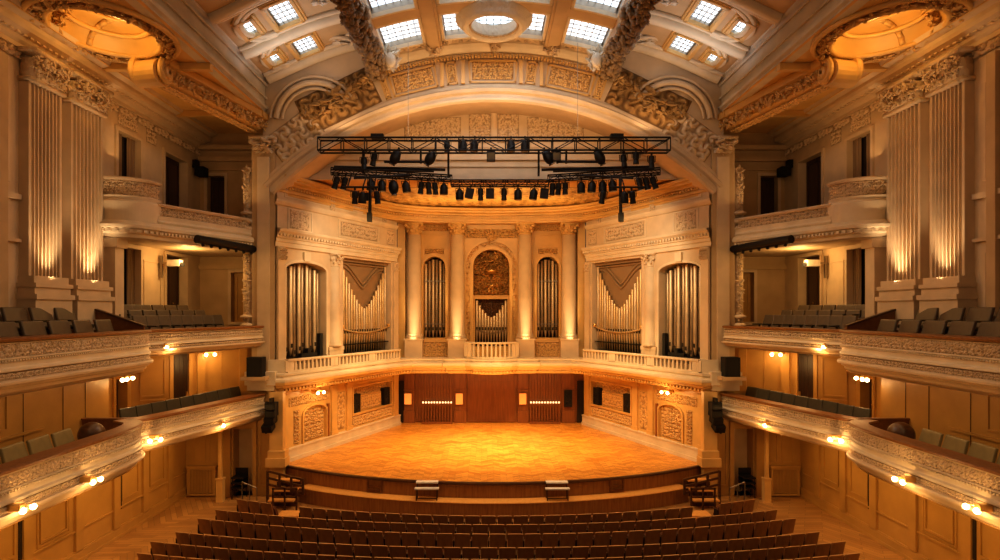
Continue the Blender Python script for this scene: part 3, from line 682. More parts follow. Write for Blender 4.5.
for s in (1, -1):
    mb = MB(s); c, sn = math.cos(.45), math.sin(.45)
    relief(mb, (-6.45, 24.99, 16.35), (c, 0, sn), (-sn, 0, c), (0, -1, 0), 3.3, 1.6, .26, 71, 1.1, 90, 50, False)
    for q, (x, z, r) in enumerate(((-6.2, 16.6, .5), (-5.6, 16.9, .4), (-7.0, 16.1, .5), (-7.6, 15.8, .4), (-6.6, 16.2, .4), (-5.2, 17.2, .3))): leafclump(mb, (x, 24.85, z), r, 13, q+33, (1.3, .45, .9)); mb.build('sculpted_spandrel', 'carvegold', pw, True)
    mb = MB(s); relief(mb, (-8.2, 24.99, 14.85), (.8, 0, .6), (-.6, 0, .8), (0, -1, 0), 2.2, 1.5, .22, 72, 1.0, 70, 50, False); mb.build('sculpted_spandrel', 'carve', pw, True)
    mb = MB(s)
    for rr, r in ((1.6, .12), (1.35, .06), (1.85, .07)): tube(mb, [(-7.4-rr*math.cos(PI*(.02+.8*q/20)), 24.9, 15.5+rr*math.sin(PI*(.02+.8*q/20))) for q in range(21)], r)
    mb.build('curved_moulding', 'cream', pw, True)
for s, side in ((1, 'left'), (-1, 'right')):
    t = thing('proscenium_pier', f'tall plain cream pier at the {side} edge of the organ wall', 'pier', (s*-9.55, 25.3, 0))
    mb = MB(s); mb.box((-9.55, 25.35, 7.2), (.95, .9, 14.4)); mb.build('shaft', 'tan', t)
    mb = MB(s); mb.box((-9.52, 24.87, 9.5), (.5, .12, 9.0)); mb.build('raised_strip', 'cream', t)
    mb = MB(s); capital(mb, -9.55, 25.3, 14.05, .85, .8, True); leafclump(mb, (-9.5, 24.8, 14.5), .5, 24, 9, (1.1, .6, .8)); mb.build('capital', 'carve', t, True)
    mb = MB(s); mb.box((-9.55, 25.2, 4.85), (1.25, 1.35, .55)); mb.box((-9.55, 25.2, 4.5), (1.1, 1.2, .3)); mb.build('base', 'pale', t)
    mb = MB(s); mb.box((-8.9, 24.75, 2.2), (.55, .35, 4.2)); mb.box((-8.85, 24.62, 1.45), (.8, .6, .35)); mb.box((-8.85, 24.68, 1.75), (.7, .5, .3)); mb.build('lower_strip', 'gold', t)
    # carved candelabra drop beside the pier
    t = thing('carved_drop', f'carved plaster drop of stacked urns and leaves outside the {side} pier', 'carving', (s*-10.25, 24.9, 6.6))
    for za, zb, nm in ((6.6, 10.0, 'lower_drop'), (10.9, 13.6, 'upper_drop')):
        mb = MB(s); z = za
        mb.box((-10.25, 25.1, (za+zb)/2), (.34, .2, zb-za))
        q = random.Random(4)
        while z < zb-.3:
            h = q.uniform(.25, .5); leafclump(mb, (-10.25, 24.93, z+h/2), h*.5, 9, int(z*9), (1, .6, 1.1)); z += h*.85
        for zz in (za+.05, za+.35, za+.7): mb.lathe((-10.25, 24.95, zz), [(.14, 0), (.26, .05), (.26, .12), (.12, .18)], 10)
        mb.build(nm, 'carve', t, True)

# ================================================================== SIDE OF THE HALL (both hands)
def wframe(mb, F, u0, u1, z0, z1): F.frame(mb, u0-.14, u1+.14, z0-.02, z1+.14, .14, 0, .07)
DN = {}
def opening(F, s, u0, u1, z0, z1, mat, case='cream', leaf='door', reveal=.3, curtain=False):
    """a door or window set in a wall opening"""
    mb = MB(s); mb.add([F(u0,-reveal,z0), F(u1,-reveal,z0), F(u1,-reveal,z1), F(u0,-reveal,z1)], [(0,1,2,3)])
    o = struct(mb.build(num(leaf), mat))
    m2 = MB(s); wframe(m2, F, u0, u1, z0, z1); m2.build('casing', case, o)
    if not curtain:
        m3 = MB(s); w = u1-u0
        F.frame(m3, u0+.08, u1-.08, z0+.1, z1-.1, .08, -reveal+.001, -reveal+.04); F.box(m3, (u0+u1)/2-.04, (u0+u1)/2+.04, -reveal, -reveal+.04, z0+.1, z1-.1); m3.build('door_rail', mat, o)
        m4 = MB(s); m4.ball(F(u0+w*.6, -reveal+.08, z0+.95), .04, 6, 4); m4.build('handle', 'brass', o)
    else:
        for a, b in ((u0, u0+.42*(u1-u0)), (u0+.66*(u1-u0), u1)):
            m3 = MB(s); n = 22
            m3.grid([[F(a+(b-a)*k/n, -reveal+.1+.05*math.sin(k*1.9), z) for z in (z0, z1)] for k in range(n+1)]); m3.build('curtain', 'curtain', o, True)
    return o

SIDES = []
for s, side in ((1, 'left'), (-1, 'right')):
    # ---- L0: wall below the lower balcony
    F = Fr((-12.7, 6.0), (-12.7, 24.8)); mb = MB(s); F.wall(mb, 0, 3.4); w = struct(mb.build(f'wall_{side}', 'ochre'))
    mb = MB(s); F.box(mb, 0, F.L, 0, .07, 0, .32); F.box(mb, 0, F.L, 0, .1, 0, .1); F.box(mb, 0, F.L, 0, .045, .32, .36); F.box(mb, 0, F.L, 0, .05, .95, 1.0); struct(mb.build(f'baseboard_{side}', 'ochre'))
    mb = MB(s)
    for y in (10.0, 13.1, 16.0, 18.05, 19.9, 21.6, 23.3): F.box(mb, y-6, y-6+.34, 0, .08, .36, 3.3)
    mb.build('pilaster_strip', 'ochre', w)
    mb = MB(s)
    for y0, y1 in ((10.5, 12.9), (13.6, 15.8), (20.4, 21.4), (22.1, 23.1)): F.frame(mb, y0-6, y1-6, 1.15, 3.05, .07, 0, .04)
    F.frame(mb, 16.65-6, 17.75-6, 1.15, 2.2, .06, 0, .05); F.frame(mb, 16.55-6, 17.85-6, 1.05, 3.0, .05, 0, .03)
    mb.build('panel_moulding', 'ochre', w)
    mb = MB(s); F.box(mb, 15.9-6, 16.0-6, 0, .03, .36, 3.2); F.box(mb, 20.3-6, 20.4-6, 0, .02, .9, 3.2); mb.build('shadow_gap', 'void', w)
    # end wall of L0 facing the hall
    F = Fr((-12.7, 24.8), (-9.0, 24.8)); mb = MB(s); F.wall(mb, 0, 4.3, [(1.95, 2.75, 0, 2.75)], .6)
    w = struct(mb.build(f'wall_end_{side}', 'ochre'))
    mb = MB(s); mb.add([F(1.9,-.6,0), F(2.8,-.6,0), F(2.8,-.6,2.8), F(1.9,-.6,2.8)], [(0,1,2,3)]); mb.build('recess_back', 'tan', w)
    mb = MB(s); F.frame(mb, .15, 1.5, .3, 1.15, .06, 0, .06); F.box(mb, 1.7, 1.9, 0, .2, 0, 3.3); F.box(mb, 2.8, 2.95, 0, .12, 0, 3.3); F.frame(mb, .3, .8, 1.35, 3.1, .05, 0, .04); F.frame(mb, .95, 1.5, 1.35, 3.1, .05, 0, .04); F.frame(mb, 3.05, 3.6, .4, 2.6, .05, 0, .05); mb.build('panel_moulding', 'ochre', w)
    t = thing('slatted_screen', f'ribbed wooden radiator screen low on the {side} end wall', 'screen', (s*-12.0, 24.7, 0))
    mb = MB(s)
    for k in range(16): mb.box((-12.45+k*.062, 24.62, .62), (.035, .04, .95))
    mb.build('slats', 'ochre', t)
    mb = MB(s); Fs = Fr((-12.55, 24.72), (-11.4, 24.72)); Fs.frame(mb, 0, 1.15, .05, 1.2, .08, -.05, .14); Fs.box(mb, -.04, 1.19, -.05, .18, 1.2, 1.26); mb.build('frame', 'ochre', t)
    t = thing('post', f'slim pale square post standing by the recess under the {side} balcony', 'post', (s*-10.92, 24.0, 0))
    mb = MB(s); mb.box((-10.92, 24.0, 1.75), (.13, .13, 3.1)); mb.build('shaft', 'gold', t)
    mb = MB(s); mb.box((-10.92, 24.0, .45), (.26, .26, .9)); mb.box((-10.92, 24.0, .92), (.3, .3, .06)); mb.build('base', 'gold', t)
    # stacked dark chairs in the recess
    for k in range(3):
        t = thing('folded_chair', f'dark chair in the {side} recess, {("lowest", "middle", "topmost")[k]} of its stack', 'chair', (s*-10.35, 24.5, .04+.2*k), f'stacked chairs in the {side} recess')
        z = .04+.2*k
        mb = MB(s); mb.box((-10.35, 24.45, z+.42), (.5, .45, .06)); mb.build('seat', 'black', t)
        mb = MB(s); mb.box((-10.35, 24.7, z+.62), (.5, .05, .22)); mb.build('backrest', 'black', t)
        for sx in (-.22, .22):
            for sy in (-.2, .2):
                m2 = MB(s); m2.cyl((-10.35+sx, 24.45+sy, z-.04+(0 if k == 0 else .18)), (-10.35+sx*.9, 24.45+sy*.9, z+.42), .016, .016, 6); m2.build('leg', 'black', t)
    # ---- L1: wall above the lower balcony
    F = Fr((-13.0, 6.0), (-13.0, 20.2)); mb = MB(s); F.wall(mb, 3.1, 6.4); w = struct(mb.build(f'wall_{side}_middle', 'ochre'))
    mb = MB(s)
    for y in (12.2, 14.2, 16.45, 18.0, 19.0): F.box(mb, y-6, y-6+.022, 0, .012, 3.2, 6.3)
    mb.build('panel_joint', 'dkwood', w)
    mb = MB(s); F.box(mb, 0, 11.2, 0, .06, 4.22, 4.3); F.frame(mb, 8.7, 9.9, 4.45, 5.55, .05, 0, .04); mb.build('chair_rail', 'ochre', w)
    for y0, y1, z0, z1, lab in ((13.05, 13.75, 5.55, 5.85, 'high left'), (15.3, 16.05, 5.5, 5.85, 'high right'), (13.4, 13.95, 3.85, 4.1, 'low')):
        p = F(y0-6, 0, z0); far = {'high left': 'nearer upper', 'high right': 'farther upper', 'low': 'lower'}[lab]
        t = thing('air_grille', f'small louvred air grille, the {far} one on the {side} wall behind the lower balcony', 'vent', (s*p[0], p[1], z0))
        mb = MB(s); F.frame(mb, y0-6, y1-6, z0, z1, .04, 0, .05); mb.build('frame', 'ochre', t)
        mb = MB(s)
        for k in range(5): F.box(mb, y0-6+.05, y1-6-.05, 0, .035, z0+.05+k*(z1-z0-.1)/5, z0+.08+k*(z1-z0-.1)/5)
        mb.build('louvres', 'dkwood', t)
    F = Fr((-14.2, 20.2), (-14.2, 23.5)); mb = MB(s); F.wall(mb, 3.1, 6.4, [(2.25, 2.95, 3.1, 5.7)], .3); mb.add([(-13.0, 20.2, 3.1), (-14.2, 20.2, 3.1), (-14.2, 20.2, 6.4), (-13.0, 20.2, 6.4)], [(0, 1, 2, 3)]); struct(mb.build(f'wall_{side}_recess', 'ochre'))
    opening(F, s, 2.25, 2.95, 3.1, 5.7, 'doorwood', 'ochre')
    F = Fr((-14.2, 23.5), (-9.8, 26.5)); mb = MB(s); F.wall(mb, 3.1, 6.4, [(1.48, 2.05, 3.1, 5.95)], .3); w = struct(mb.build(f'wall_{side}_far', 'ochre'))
    opening(F, s, 1.48, 2.05, 3.1, 5.95, 'doorwood', 'ochre')
    mb = MB(s); F.box(mb, 2.35, 2.65, 0, .14, 3.1, 6.3); F.box(mb, 4.0, 4.3, 0, .12, 3.1, 6.3); F.frame(mb, .3, 1.2, 4.2, 5.7, .06, 0, .05); F.frame(mb, .3, 1.2, 3.3, 4.1, .06, 0, .05); F.box(mb, 3.3, 3.33, 0, .02, 3.2, 6.2); mb.build('pilaster_strip', 'ochre', w)
    # ---- L2: tall upper wall
    F = Fr((-13.5, 6.0), (-13.5, 27.7)); u = lambda y: y-6
    hl = [(u(21.45), u(22.85), 11.5, 14.1), (u(24.6), u(26.4), 10.9, 14.15), (u(21.45), u(22.85), 7.0, 9.95), (u(24.7), u(26.4), 7.0, 9.95)]
    mb = MB(s); F.wall(mb, 6.2, 15.6, hl, .35); w = struct(mb.build(f'wall_{side}_upper', 'cream'))
    opening(F, s, *hl[0], 'void', leaf='window', curtain=True); opening(F, s, *hl[1], 'doorwood'); opening(F, s, *hl[2], 'void', leaf='window', curtain=True); opening(F, s, *hl[3], 'doorwood')
    mb = MB(s); F.relief(mb, u(21.5), u(22.7), 14.35, 14.85, .07, 81, .3); F.relief(mb, u(23.3), u(24.0), 14.2, 14.75, .07, 82, .3); mb.build('carved_panel', 'carve', w)
    mb = MB(s)
    for k, (z0, z1) in enumerate(((9.55, 9.65), (10.75, 10.9))): F.box(mb, 0, u(16.9), 0, .12, z0, z1)
    F.frame(mb, u(13), u(16.6), 11.2, 14.0, .08, 0, .05); F.frame(mb, u(13), u(16.6), 7.6, 9.3, .08, 0, .05); F.frame(mb, u(23.1), u(24.35), 7.6, 9.6, .06, 0, .04); F.box(mb, u(21.2), u(27.6), 0, .05, 11.2, 11.3)
    mb.build('panel_moulding', 'cream', w)
    FE = Fr((-13.5, 27.7), (-9.2, 27.7)); he = [(.2+.15, 1.15, 10.9, 13.85), (1.45, 2.6, 7.0, 9.4)]
    mb = MB(s); FE.wall(mb, 6.2, 15.95, he, .3); we = struct(mb.build(f'wall_{side}_upper_end', 'tan'))
    opening(FE, s, *he[0], 'doorwood'); opening(FE, s, *he[1], 'ochre')
    mb = MB(s); FE.box(mb, 0, 4.3, 0, .14, 9.55, 9.75); FE.box(mb, 0, 4.3, 0, .1, 14.1, 14.2); FE.box(mb, 0, 4.3, 0, .2, 14.5, 14.7); FE.box(mb, 0, 4.3, 0, .35, 15.0, 15.2); mb.build('moulding', 'tan', we)
    # entablature along L2
    pth = [(-13.5, 6.0), (-13.5, 27.6)]
    mb = MB(s); mb.sweep(pth, [(0, 15.0), (.10, 15.02), (.10, 15.14), (.2, 15.22), (.24, 15.3), (.5, 15.4), (.55, 15.5), (.55, 15.62), (.8, 15.7), (.85, 15.82)]); e = struct(mb.build(num('trim'), 'cream'))
    mb = MB(s); relief_strip(mb, [(-13.5, 12), (-13.5, 27.5)], .03, 14.72, 15.0, .10, 83, .28); mb.build('carved_frieze', 'carve', e)
    mb = MB(s); dentils(mb, [(-13.5, 12), (-13.5, 27.5)], .2, 15.3, .1, .12, .16, .12); mb.build('dentil_course', 'carve', e)
    # ---- giant fluted pilasters
    for (y0, y1, lab) in ((16.95, 18.28, 'nearer'), (18.68, 20.25, 'farther')):
        t = thing('fluted_pilaster', f'giant fluted pilaster lit from below on the {side} wall, the {lab} of the pair', 'pilaster', (s*-13.4, (y0+y1)/2, 7.2))
        mb = MB(s); n = 8; pts = [(y0, 0), (y0, .28)]; fw = (y1-y0-.16)/n
        for k in range(n):
            a = y0+.08+k*fw
            pts += [(a+.02*fw, .28)] + [(a+fw*(.5-.36*math.cos(PI*j/6)), .28-.14*math.sin(PI*j/6)) for j in range(7)]
        pts += [(y1, .28), (y1, 0)]
        mb.grid([[(-13.5+d, y, z) for z in (8.62, 14.12)] for y, d in pts]); mb.build('shaft', 'cream', t)
        mb = MB(s); ym = (y0+y1)/2; W = y1-y0
        for z0, z1, ex in ((7.0, 7.95, .14), (7.95, 8.1, .2), (8.1, 8.3, .1), (8.3, 8.42, .16), (8.42, 8.62, .06)): mb.box((-13.3+ex/2, ym, (z0+z1)/2), (.4+ex, W+ex*1.2, z1-z0))
        mb.build('base', 'cream', t)
        mb = MB(s); mb.box((-13.32, ym, 14.2), (.42, W+.1, .12)); mb.box((-13.3, ym, 14.5), (.34, W, .6)); mb.box((-13.25, ym, 14.98), (.6, W+.3, .12))
        for j in range(16):
            q = random.Random(j); leafclump(mb, (-13.08+.1*(j//8), y0+(j % 8+.5)*W/8, 14.42+.3*(j//8)), .2, 9, j+20, (.9, 1, 1))
        mb.build('capital', 'carve', t, True)
    t = thing('wall_pilaster', f'plain pilaster at the outer edge of the {side} wall', 'pilaster', (s*-13.4, 16.6, 7.2))
    mb = MB(s); mb.box((-13.42, 16.2, 10.8), (.2, .3, 7.6)); mb.build('shaft', 'tan', t)

    # ---- balconies
    def balcony(name, lab, near, far, zr, hn, hf, seg):
        t = thing('balcony', lab, 'balcony', (s*-11.6, 18, zr-1.0))
        for key, path, h in (('near', near, hn), ('far', far, hf)):
            b = zr-h; k = h
            mb = MB(s); mb.sweep(path, [(-.42, zr-.06), (-.40, zr), (.08, zr), (.12, zr-.03), (.1, zr-.09), (-.3, zr-.09)]); mb.build('handrail', 'railwood', t, False)
            mb = MB(s); mb.sweep(path, [(.0, zr-.09), (.05, zr-.11), (.05, zr-.14), (.02, zr-.14)]); mb.sweep(path, [(.02, zr-.33*k), (.06, zr-.34*k), (.06, zr-.36*k), (.03, zr-.37*k), (.04, zr-.49*k), (.09, zr-.52*k), (.10, zr-.56*k), (.06, zr-.58*k)]); mb.build('parapet', 'pale', t, False)
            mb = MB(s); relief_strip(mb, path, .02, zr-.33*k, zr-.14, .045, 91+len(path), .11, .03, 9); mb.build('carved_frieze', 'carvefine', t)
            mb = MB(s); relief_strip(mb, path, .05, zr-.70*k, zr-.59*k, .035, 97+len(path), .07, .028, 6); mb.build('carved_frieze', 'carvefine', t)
            mb = MB(s); dentils(mb, path, .04, zr-.40*k, .03*k, .035, .05, .05); mb.build('dentil_course', 'pale', t)
            mb = MB(s); mb.sweep(path, [(.05, zr-.70*k), (.15, zr-.71*k), (.17, zr-.74*k), (.16, zr-.78*k), (.07, zr-.80*k), (.05, zr-.84*k), (-.02, zr-.86*k), (-.04, zr-.92*k), (-.12, zr-.95*k), (-.16, b), (-.4, b-.02)]); mb.build('cornice', 'cream', t)
            mb = MB(s); mb.sweep(path, [(-.4, zr-.09), (-.4, b+.1)]); mb.build('inner_face', 'railwood', t)
        # floor slab
        pl = [p for p in far]; fl = MB(s)
        def slab(path, xo, z):
            for p, q in zip(path, path[1:]):
                fl.add([(p[0]-.1, p[1], z), (q[0]-.1, q[1], z), (min(xo, q[0]-.2), q[1], z), (min(xo, p[0]-.2), p[1], z)], [(0, 1, 2, 3)])
        nn = [p for i, p in enumerate(near) if i == 0 or p[1] > near[i-1][1]+.01]
        slab(nn, -13.6, zr-hn+.02); slab(far, -14.3, zr-hf+.02); slab(nn, -13.6, zr-hn+.16); slab(far, -14.3, zr-hf+.16)
        fl.build('floor_slab', 'ochre', t); return t
    near = resample([(-11.0, 7), (-11.0, 18.3)], .6) + smooth_path([(-11.0, 18.3), (-11.06, 19.0), (-11.35, 19.5), (-11.9, 19.7)], 5)[1:]
    far = smooth_path([(-11.35, 19.4), (-10.85, 20.5), (-10.2, 22.4), (-9.55, 24.75)], 6)
    balcony('upper', f'long upper balcony with carved cream front along the {side} side', near, far, 7.02, 1.34, .9, 0)
    near = resample([(-10.6, 7), (-10.6, 15.6)], .6) + smooth_path([(-10.6, 15.6), (-10.6, 16.6), (-10.66, 17.6), (-10.95, 18.4), (-11.6, 18.85)], 5)[1:]
    farl = smooth_path([(-11.4, 18.6), (-11.0, 19.2), (-10.3, 21.6), (-9.45, 24.7)], 6)
    balcony('lower', f'long lower balcony with carved cream front along the {side} side', near, farl, 4.24, 1.34, 1.12, 0)
    # small upper box
    t = thing('box_balcony', f'small bow fronted box balcony with carved front high on the {side} wall', 'balcony', (s*-12.3, 22.5, 10.1))
    bow = smooth_path([(-13.45, 20.4), (-12.95, 20.36), (-12.45, 20.6), (-12.1, 21.05), (-12.02, 21.5)], 6)
    strp = smooth_path([(-12.02, 21.35), (-11.5, 22.3), (-10.8, 23.6), (-10.1, 24.95)], 6)
    for path, zt in ((bow, 12.2), (strp, 11.45)):
        mb = MB(s); mb.sweep(path, [(-.3, zt), (.08, zt), (.12, zt-.05), (.08, zt-.12), (-.28, zt-.12)], True); mb.build('top_rail', 'cream', t)
        mb = MB(s); relief_strip(mb, path, .0, zt-.6 if zt > 11.5 else zt-.42, zt-.12, .05, 95, .13, .03, 12); mb.build('carved_frieze', 'carvefine', t)
        z2 = zt-.6 if zt > 11.5 else zt-.42
        mb = MB(s); mb.sweep(path, [(0, z2), (.08, z2-.04), (.05, z2-.16), (.1, z2-.24), (.05, 10.72), (.18, 10.66), (.24, 10.56), (.22, 10.46), (.12, 10.42), (.10, 10.3), (.0, 10.26), (-.02, 10.15), (-.2, 10.1), (-.4, 10.1)]); mb.build('parapet', 'pale', t)
        mb = MB(s); dentils(mb, path, .1, 10.32, .09, .07, .09, .07); mb.build('dentil_course', 'pale', t)
        mb = MB(s); mb.sweep(path, [(-.3, zt), (-.3, 10.2)]); mb.build('inner_face', 'tan', t)
    fl = MB(s)
    for path in (bow, strp):
        for p, q in zip(path, path[1:]): fl.add([(p[0]-.1, p[1], 10.12), (q[0]-.1, q[1], 10.12), (min(-13.5, q[0]-.2), q[1]+.0, 10.12), (min(-13.5, p[0]-.2), p[1], 10.12)], [(0, 1, 2, 3)])
    fl.add([(-10.1, 24.9, 10.12), (-13.5, 24.9, 10.12), (-13.5, 27.7, 10.12), (-10.1, 27.7, 10.12)], [(0, 1, 2, 3)]); fl.build('floor_slab', 'cream', t)
    mb = MB(s); mb.box((-13.25, 20.8, 8.7), (.5, .5, 2.9)); mb.box((-13.2, 20.8, 9.95), (.6, .6, .3)); mb.build('corner_pier', 'cream', t)
    # black lighting bar under the box
    t = thing('lighting_bar', f'long black lighting bar slung along the front of the {side} box balcony', 'lighting bar', (s*-10.6, 23.4, 10.1))
    P0, P1 = Vector((-11.0, 22.2, 10.28)), Vector((-9.95, 25.0, 10.18))
    mb = MB(s); mb.cyl(P0, P1, .16, .16, 12); mb.build('housing', 'black', t)
    for k in range(7):
        q = P0.lerp(P1, .08+k*.14); mb = MB(s); mb.cyl((q.x, q.y, q.z-.1), (q.x+.06, q.y-.03, q.z-.22), .05, .06, 8); mb.build('lamp_head', 'black', t)
    # bracket projector on L2 wall
    t = thing('bracket_projector', f'small white projector on a bracket beside the dark door under the {side} box balcony', 'projector', (s*-13.1, 24.2, 9.5))
    mb = MB(s); mb.box((-12.85, 24.2, 9.55), (.5, .3, .26)); mb.build('body', 'white', t)
    mb = MB(s); mb.box((-13.3, 24.2, 9.55), (.4, .08, .08)); mb.box((-13.4, 24.2, 9.4), (.1, .1, .9)); mb.build('bracket', 'steel', t)
    mb = MB(s); mb.cyl((-12.6, 24.2, 9.5), (-12.5, 24.15, 9.48), .08, .09, 10); mb.build('lens', 'black', t)
    t = thing('wall_speaker', f'small black speaker on the {side} upper wall by the rear corner', 'speaker', (s*-13.2, 27.2, 13.6))
    mb = MB(s); mb.box((-13.15, 27.1, 13.9), (.4, .5, .4)); mb.build('cabinet', 'blackmat', t); mb = MB(s); mb.box((-13.4, 27.1, 14.25), (.2, .3, .35)); mb.build('bracket', 'black', t)
    # ---- soffit, garland beam, fascia, coffers
    mb = MB(s)
    cxs, cys, rx, ry = -11.45, 17.6, 1.35, 1.55
    xs2 = [-13.5, -12.7, -10.2, -9.4]
    # flat soffit leaving out the oval coffer
    N = 40
    ring = [(cxs+rx*math.cos(2*PI*k/N), cys+ry*math.sin(2*PI*k/N)) for k in range(N)]
    outer = []
    for x, y in ring:
        dx, dy = x-cxs, y-cys; k = min((2.05/abs(dx)) if abs(dx) > 1e-6 else 99, (2.4/abs(dy)) if abs(dy) > 1e-6 else 99); outer.append((cxs+dx*k, cys+dy*k))
    for k in range(N):
        a, b, c, d = ring[k], ring[(k+1) % N], outer[(k+1) % N], outer[k]
        mb.add([(*a, 15.82), (*b, 15.82), (*c, 15.82), (*d, 15.82)], [(0, 1, 2, 3)])
    for y0, y1 in ((6, 15.2), (20.0, 27.75)): mb.add([(-13.5, y0, 15.82), (-9.4, y0, 15.82), (-9.4, y1, 15.82), (-13.5, y1, 15.82)], [(0, 1, 2, 3)])
    cf = struct(mb.build(f'ceiling_{side}_aisle', 'gold'))
    mb = MB(s)
    for k in range(34):
        a = PI*(k+.5)/34; leafclump(mb, (cxs+.1-rx*.98*math.cos(a), cys-.25, 15.8+.98*math.sin(a)), .2, 7, k+400)
    mb.build('carved_dome_rib', 'carvegold', cf, True)
    mb = MB(s)   # oval dome of the coffer
    mb.grid([[(cxs+rx*math.cos(2*PI*k/N)*math.cos(j*PI/16), cys+ry*math.sin(2*PI*k/N)*math.cos(j*PI/16), 15.82+1.1*math.sin(j*PI/16)) for k in range(N+1)] for j in range(9)]); mb.build('oval_dome', 'gold', cf, True)
    mb = MB(s)
    for k in range(N):
        leafclump(mb, (cxs+(rx+.22)*math.cos(2*PI*k/N), cys+(ry+.24)*math.sin(2*PI*k/N), 15.75), .26, 9, k+50, (1, 1, .6))
    mb.build('leaf_ring', 'carvegold', cf, True)
    mb = MB(s)
    for rr, z, r in ((.04, 15.76, .08), (.5, 15.76, .08), (-.28, 16.25, .07), (-.6, 16.6, .06)): tube(mb, [(cxs+(rx+rr)*math.cos(2*PI*k/N), cys+(ry+rr)*math.sin(2*PI*k/N), z) for k in range(N+1)], r)
    mb.build('ring_moulding', 'gold', cf, True)
    mb = MB(s)
    for y in (16.4, 18.5):   # ribs within the dome
        hw = rx*math.sqrt(max(0, 1-((y-cys)/ry)**2))
        for k in range(12):
            a, b = PI*k/12, PI*(k+1)/12
            f = math.sqrt(max(.05, 1-((y-cys)/ry)**2))
            mb.cyl((cxs-hw*math.cos(a), y, 15.82+1.05*f*math.sin(a)), (cxs-hw*math.cos(b), y, 15.82+1.05*f*math.sin(b)), .09, .09, 6)
    mb.build('dome_rib', 'carvegold', cf, True)
    mb = MB(s)
    for x0, x1, z in ((-13.2, -12.95, 15.7), (-12.8, -12.7, 15.76)): mb.box(((x0+x1)/2, 17, z), (x1-x0, 20, .16))
    for y in (19.9, 24.6): mb.box((-11.4, y, 15.7), (4.0, .22, .22))
    mb.build('soffit_moulding', 'gold', cf)
    # garland beam
    t = thing('garland_beam', f'long gold ceiling beam with a scroll end and carved leaf garland, {side} side', 'beam', (s*-10.2, 22, 15.2))
    mb = MB(s); mb.sweep([(-11.1, 19.5), (-9.95, 25.2)], [(-.5, 15.8), (-.5, 15.3), (-.4, 15.2), (.2, 15.1), (.36, 15.2), (.4, 15.5), (.62, 15.56), (.62, 15.8)], True); mb.build('beam', 'gold', t)
    mb = MB(s)
    for xo in (-11.55, -10.62): tube(mb, [(xo+.09*(k/40), 19.3+.55*math.exp(-k*.05)*math.cos(k*.3), 15.25+.55*math.exp(-k*.05)*math.sin(k*.3)) for k in range(48)], .1)
    mb.cyl((-11.5, 19.38, 15.25), (-10.65, 19.2, 15.25), .42, .42, 20); mb.build('scroll_end', 'gold', t)
    mb = MB(s); y = 19.8; k = 0
    while y < 25: leafclump(mb, (-10.62+(y-19.5)*.2, y, 15.34), .27, 11, k+70, (.8, 1, 1)); y += .27; k += 1
    mb.build('leaf_garland', 'carvegold', t, True)
    mb = MB(s); relief(mb, (-10.53, 22.35, 15.08), (.198, .98, 0), (.98, -.198, 0), (0, 0, -1), 5.4, .5, .08, 85, .4); mb.build('carved_underside', 'carvegold', t)
    # fascia
    pf = [(-9.5, 6), (-9.5, 25.2)]
    mb = MB(s); mb.sweep(pf, [(-.3, 15.8), (-.02, 15.82), (.02, 15.95), (.12, 16.0), (.14, 16.1), (.04, 16.16), (.0, 16.2), (.0, 17.2), (.1, 17.24), (.14, 17.4), (.3, 17.5), (.34, 17.62), (.2, 17.7)]); f = struct(mb.build(num('trim'), 'grey'))
    mb = MB(s); mb.box((-9.42, 15.7, 17.0), (.06, 19, .08)); mb.box((-9.42, 15.7, 16.45), (.06, 19, .06)); mb.build('fascia_strip', 'grey', f)

# ================================================================== main ceiling
def cz(x): return arcz(15.15, x)
sky_wins = [(20.0, 'nearer'), (22.45, 'farther')]
cm = MB()
def slabgrid(x0, x1, y0, y1, zf, nx):
    cm.grid([[(x0+(x1-x0)*k/nx, y, zf(x0+(x1-x0)*k/nx)) for y in (y0, y1)] for k in range(nx+1)])
panes = [(-4.35, -2.8, 22.0, 24.0), (-1.95, 1.95, 22.0, 24.0), (2.8, 4.35, 22.0, 24.0), (-4.35, -2.8, 18.6, 21.2), (-1.95, 1.95, 18.6, 21.2), (2.8, 4.35, 18.6, 21.2), (-1.95, 1.95, 15, 18), (-4.35, -2.8, 15, 18), (2.8, 4.35, 15, 18)]
XS = [-4.75, -4.35, -2.8, -1.95, 1.95, 2.8, 4.35, 4.75]; YS = [7, 15, 18, 18.6, 21.2, 22.0, 24.0, 25.02]
for a, b in zip(XS, XS[1:]):
    for c, d in zip(YS, YS[1:]):
        if any(p[0] <= a and b <= p[1] and p[2] <= c and d <= p[3] for p in panes): continue
        slabgrid(a, b, c, d, cz, 4)
ceil = struct(cm.build('ceiling', 'cream', smooth=True))
SW = [(-7.85, -7.0, 20.35, 21.85), (-7.85, -7.0, 22.95, 24.3), (-8.85, -8.4, 20.6, 21.6), (-8.85, -8.4, 23.2, 24.0)]
for s, side in ((1, 'left'), (-1, 'right')):
    cm = MB(s)
    XS = [-9.4, -8.85, -8.4, -7.85, -7.0, -4.6]; YS = [7, 18, 20.35, 20.6, 21.6, 21.85, 22.95, 23.2, 24.0, 24.3, 25.05]
    for a, b in zip(XS, XS[1:]):
        for c, d in zip(YS, YS[1:]):
            if not any(p[0] <= a and b <= p[1] and p[2] <= c and d <= p[3] for p in SW): slabgrid(a, b, c, d, sidez, 5)
    struct(cm.build(f'ceiling_{side}_vault', 'tan', smooth=True))
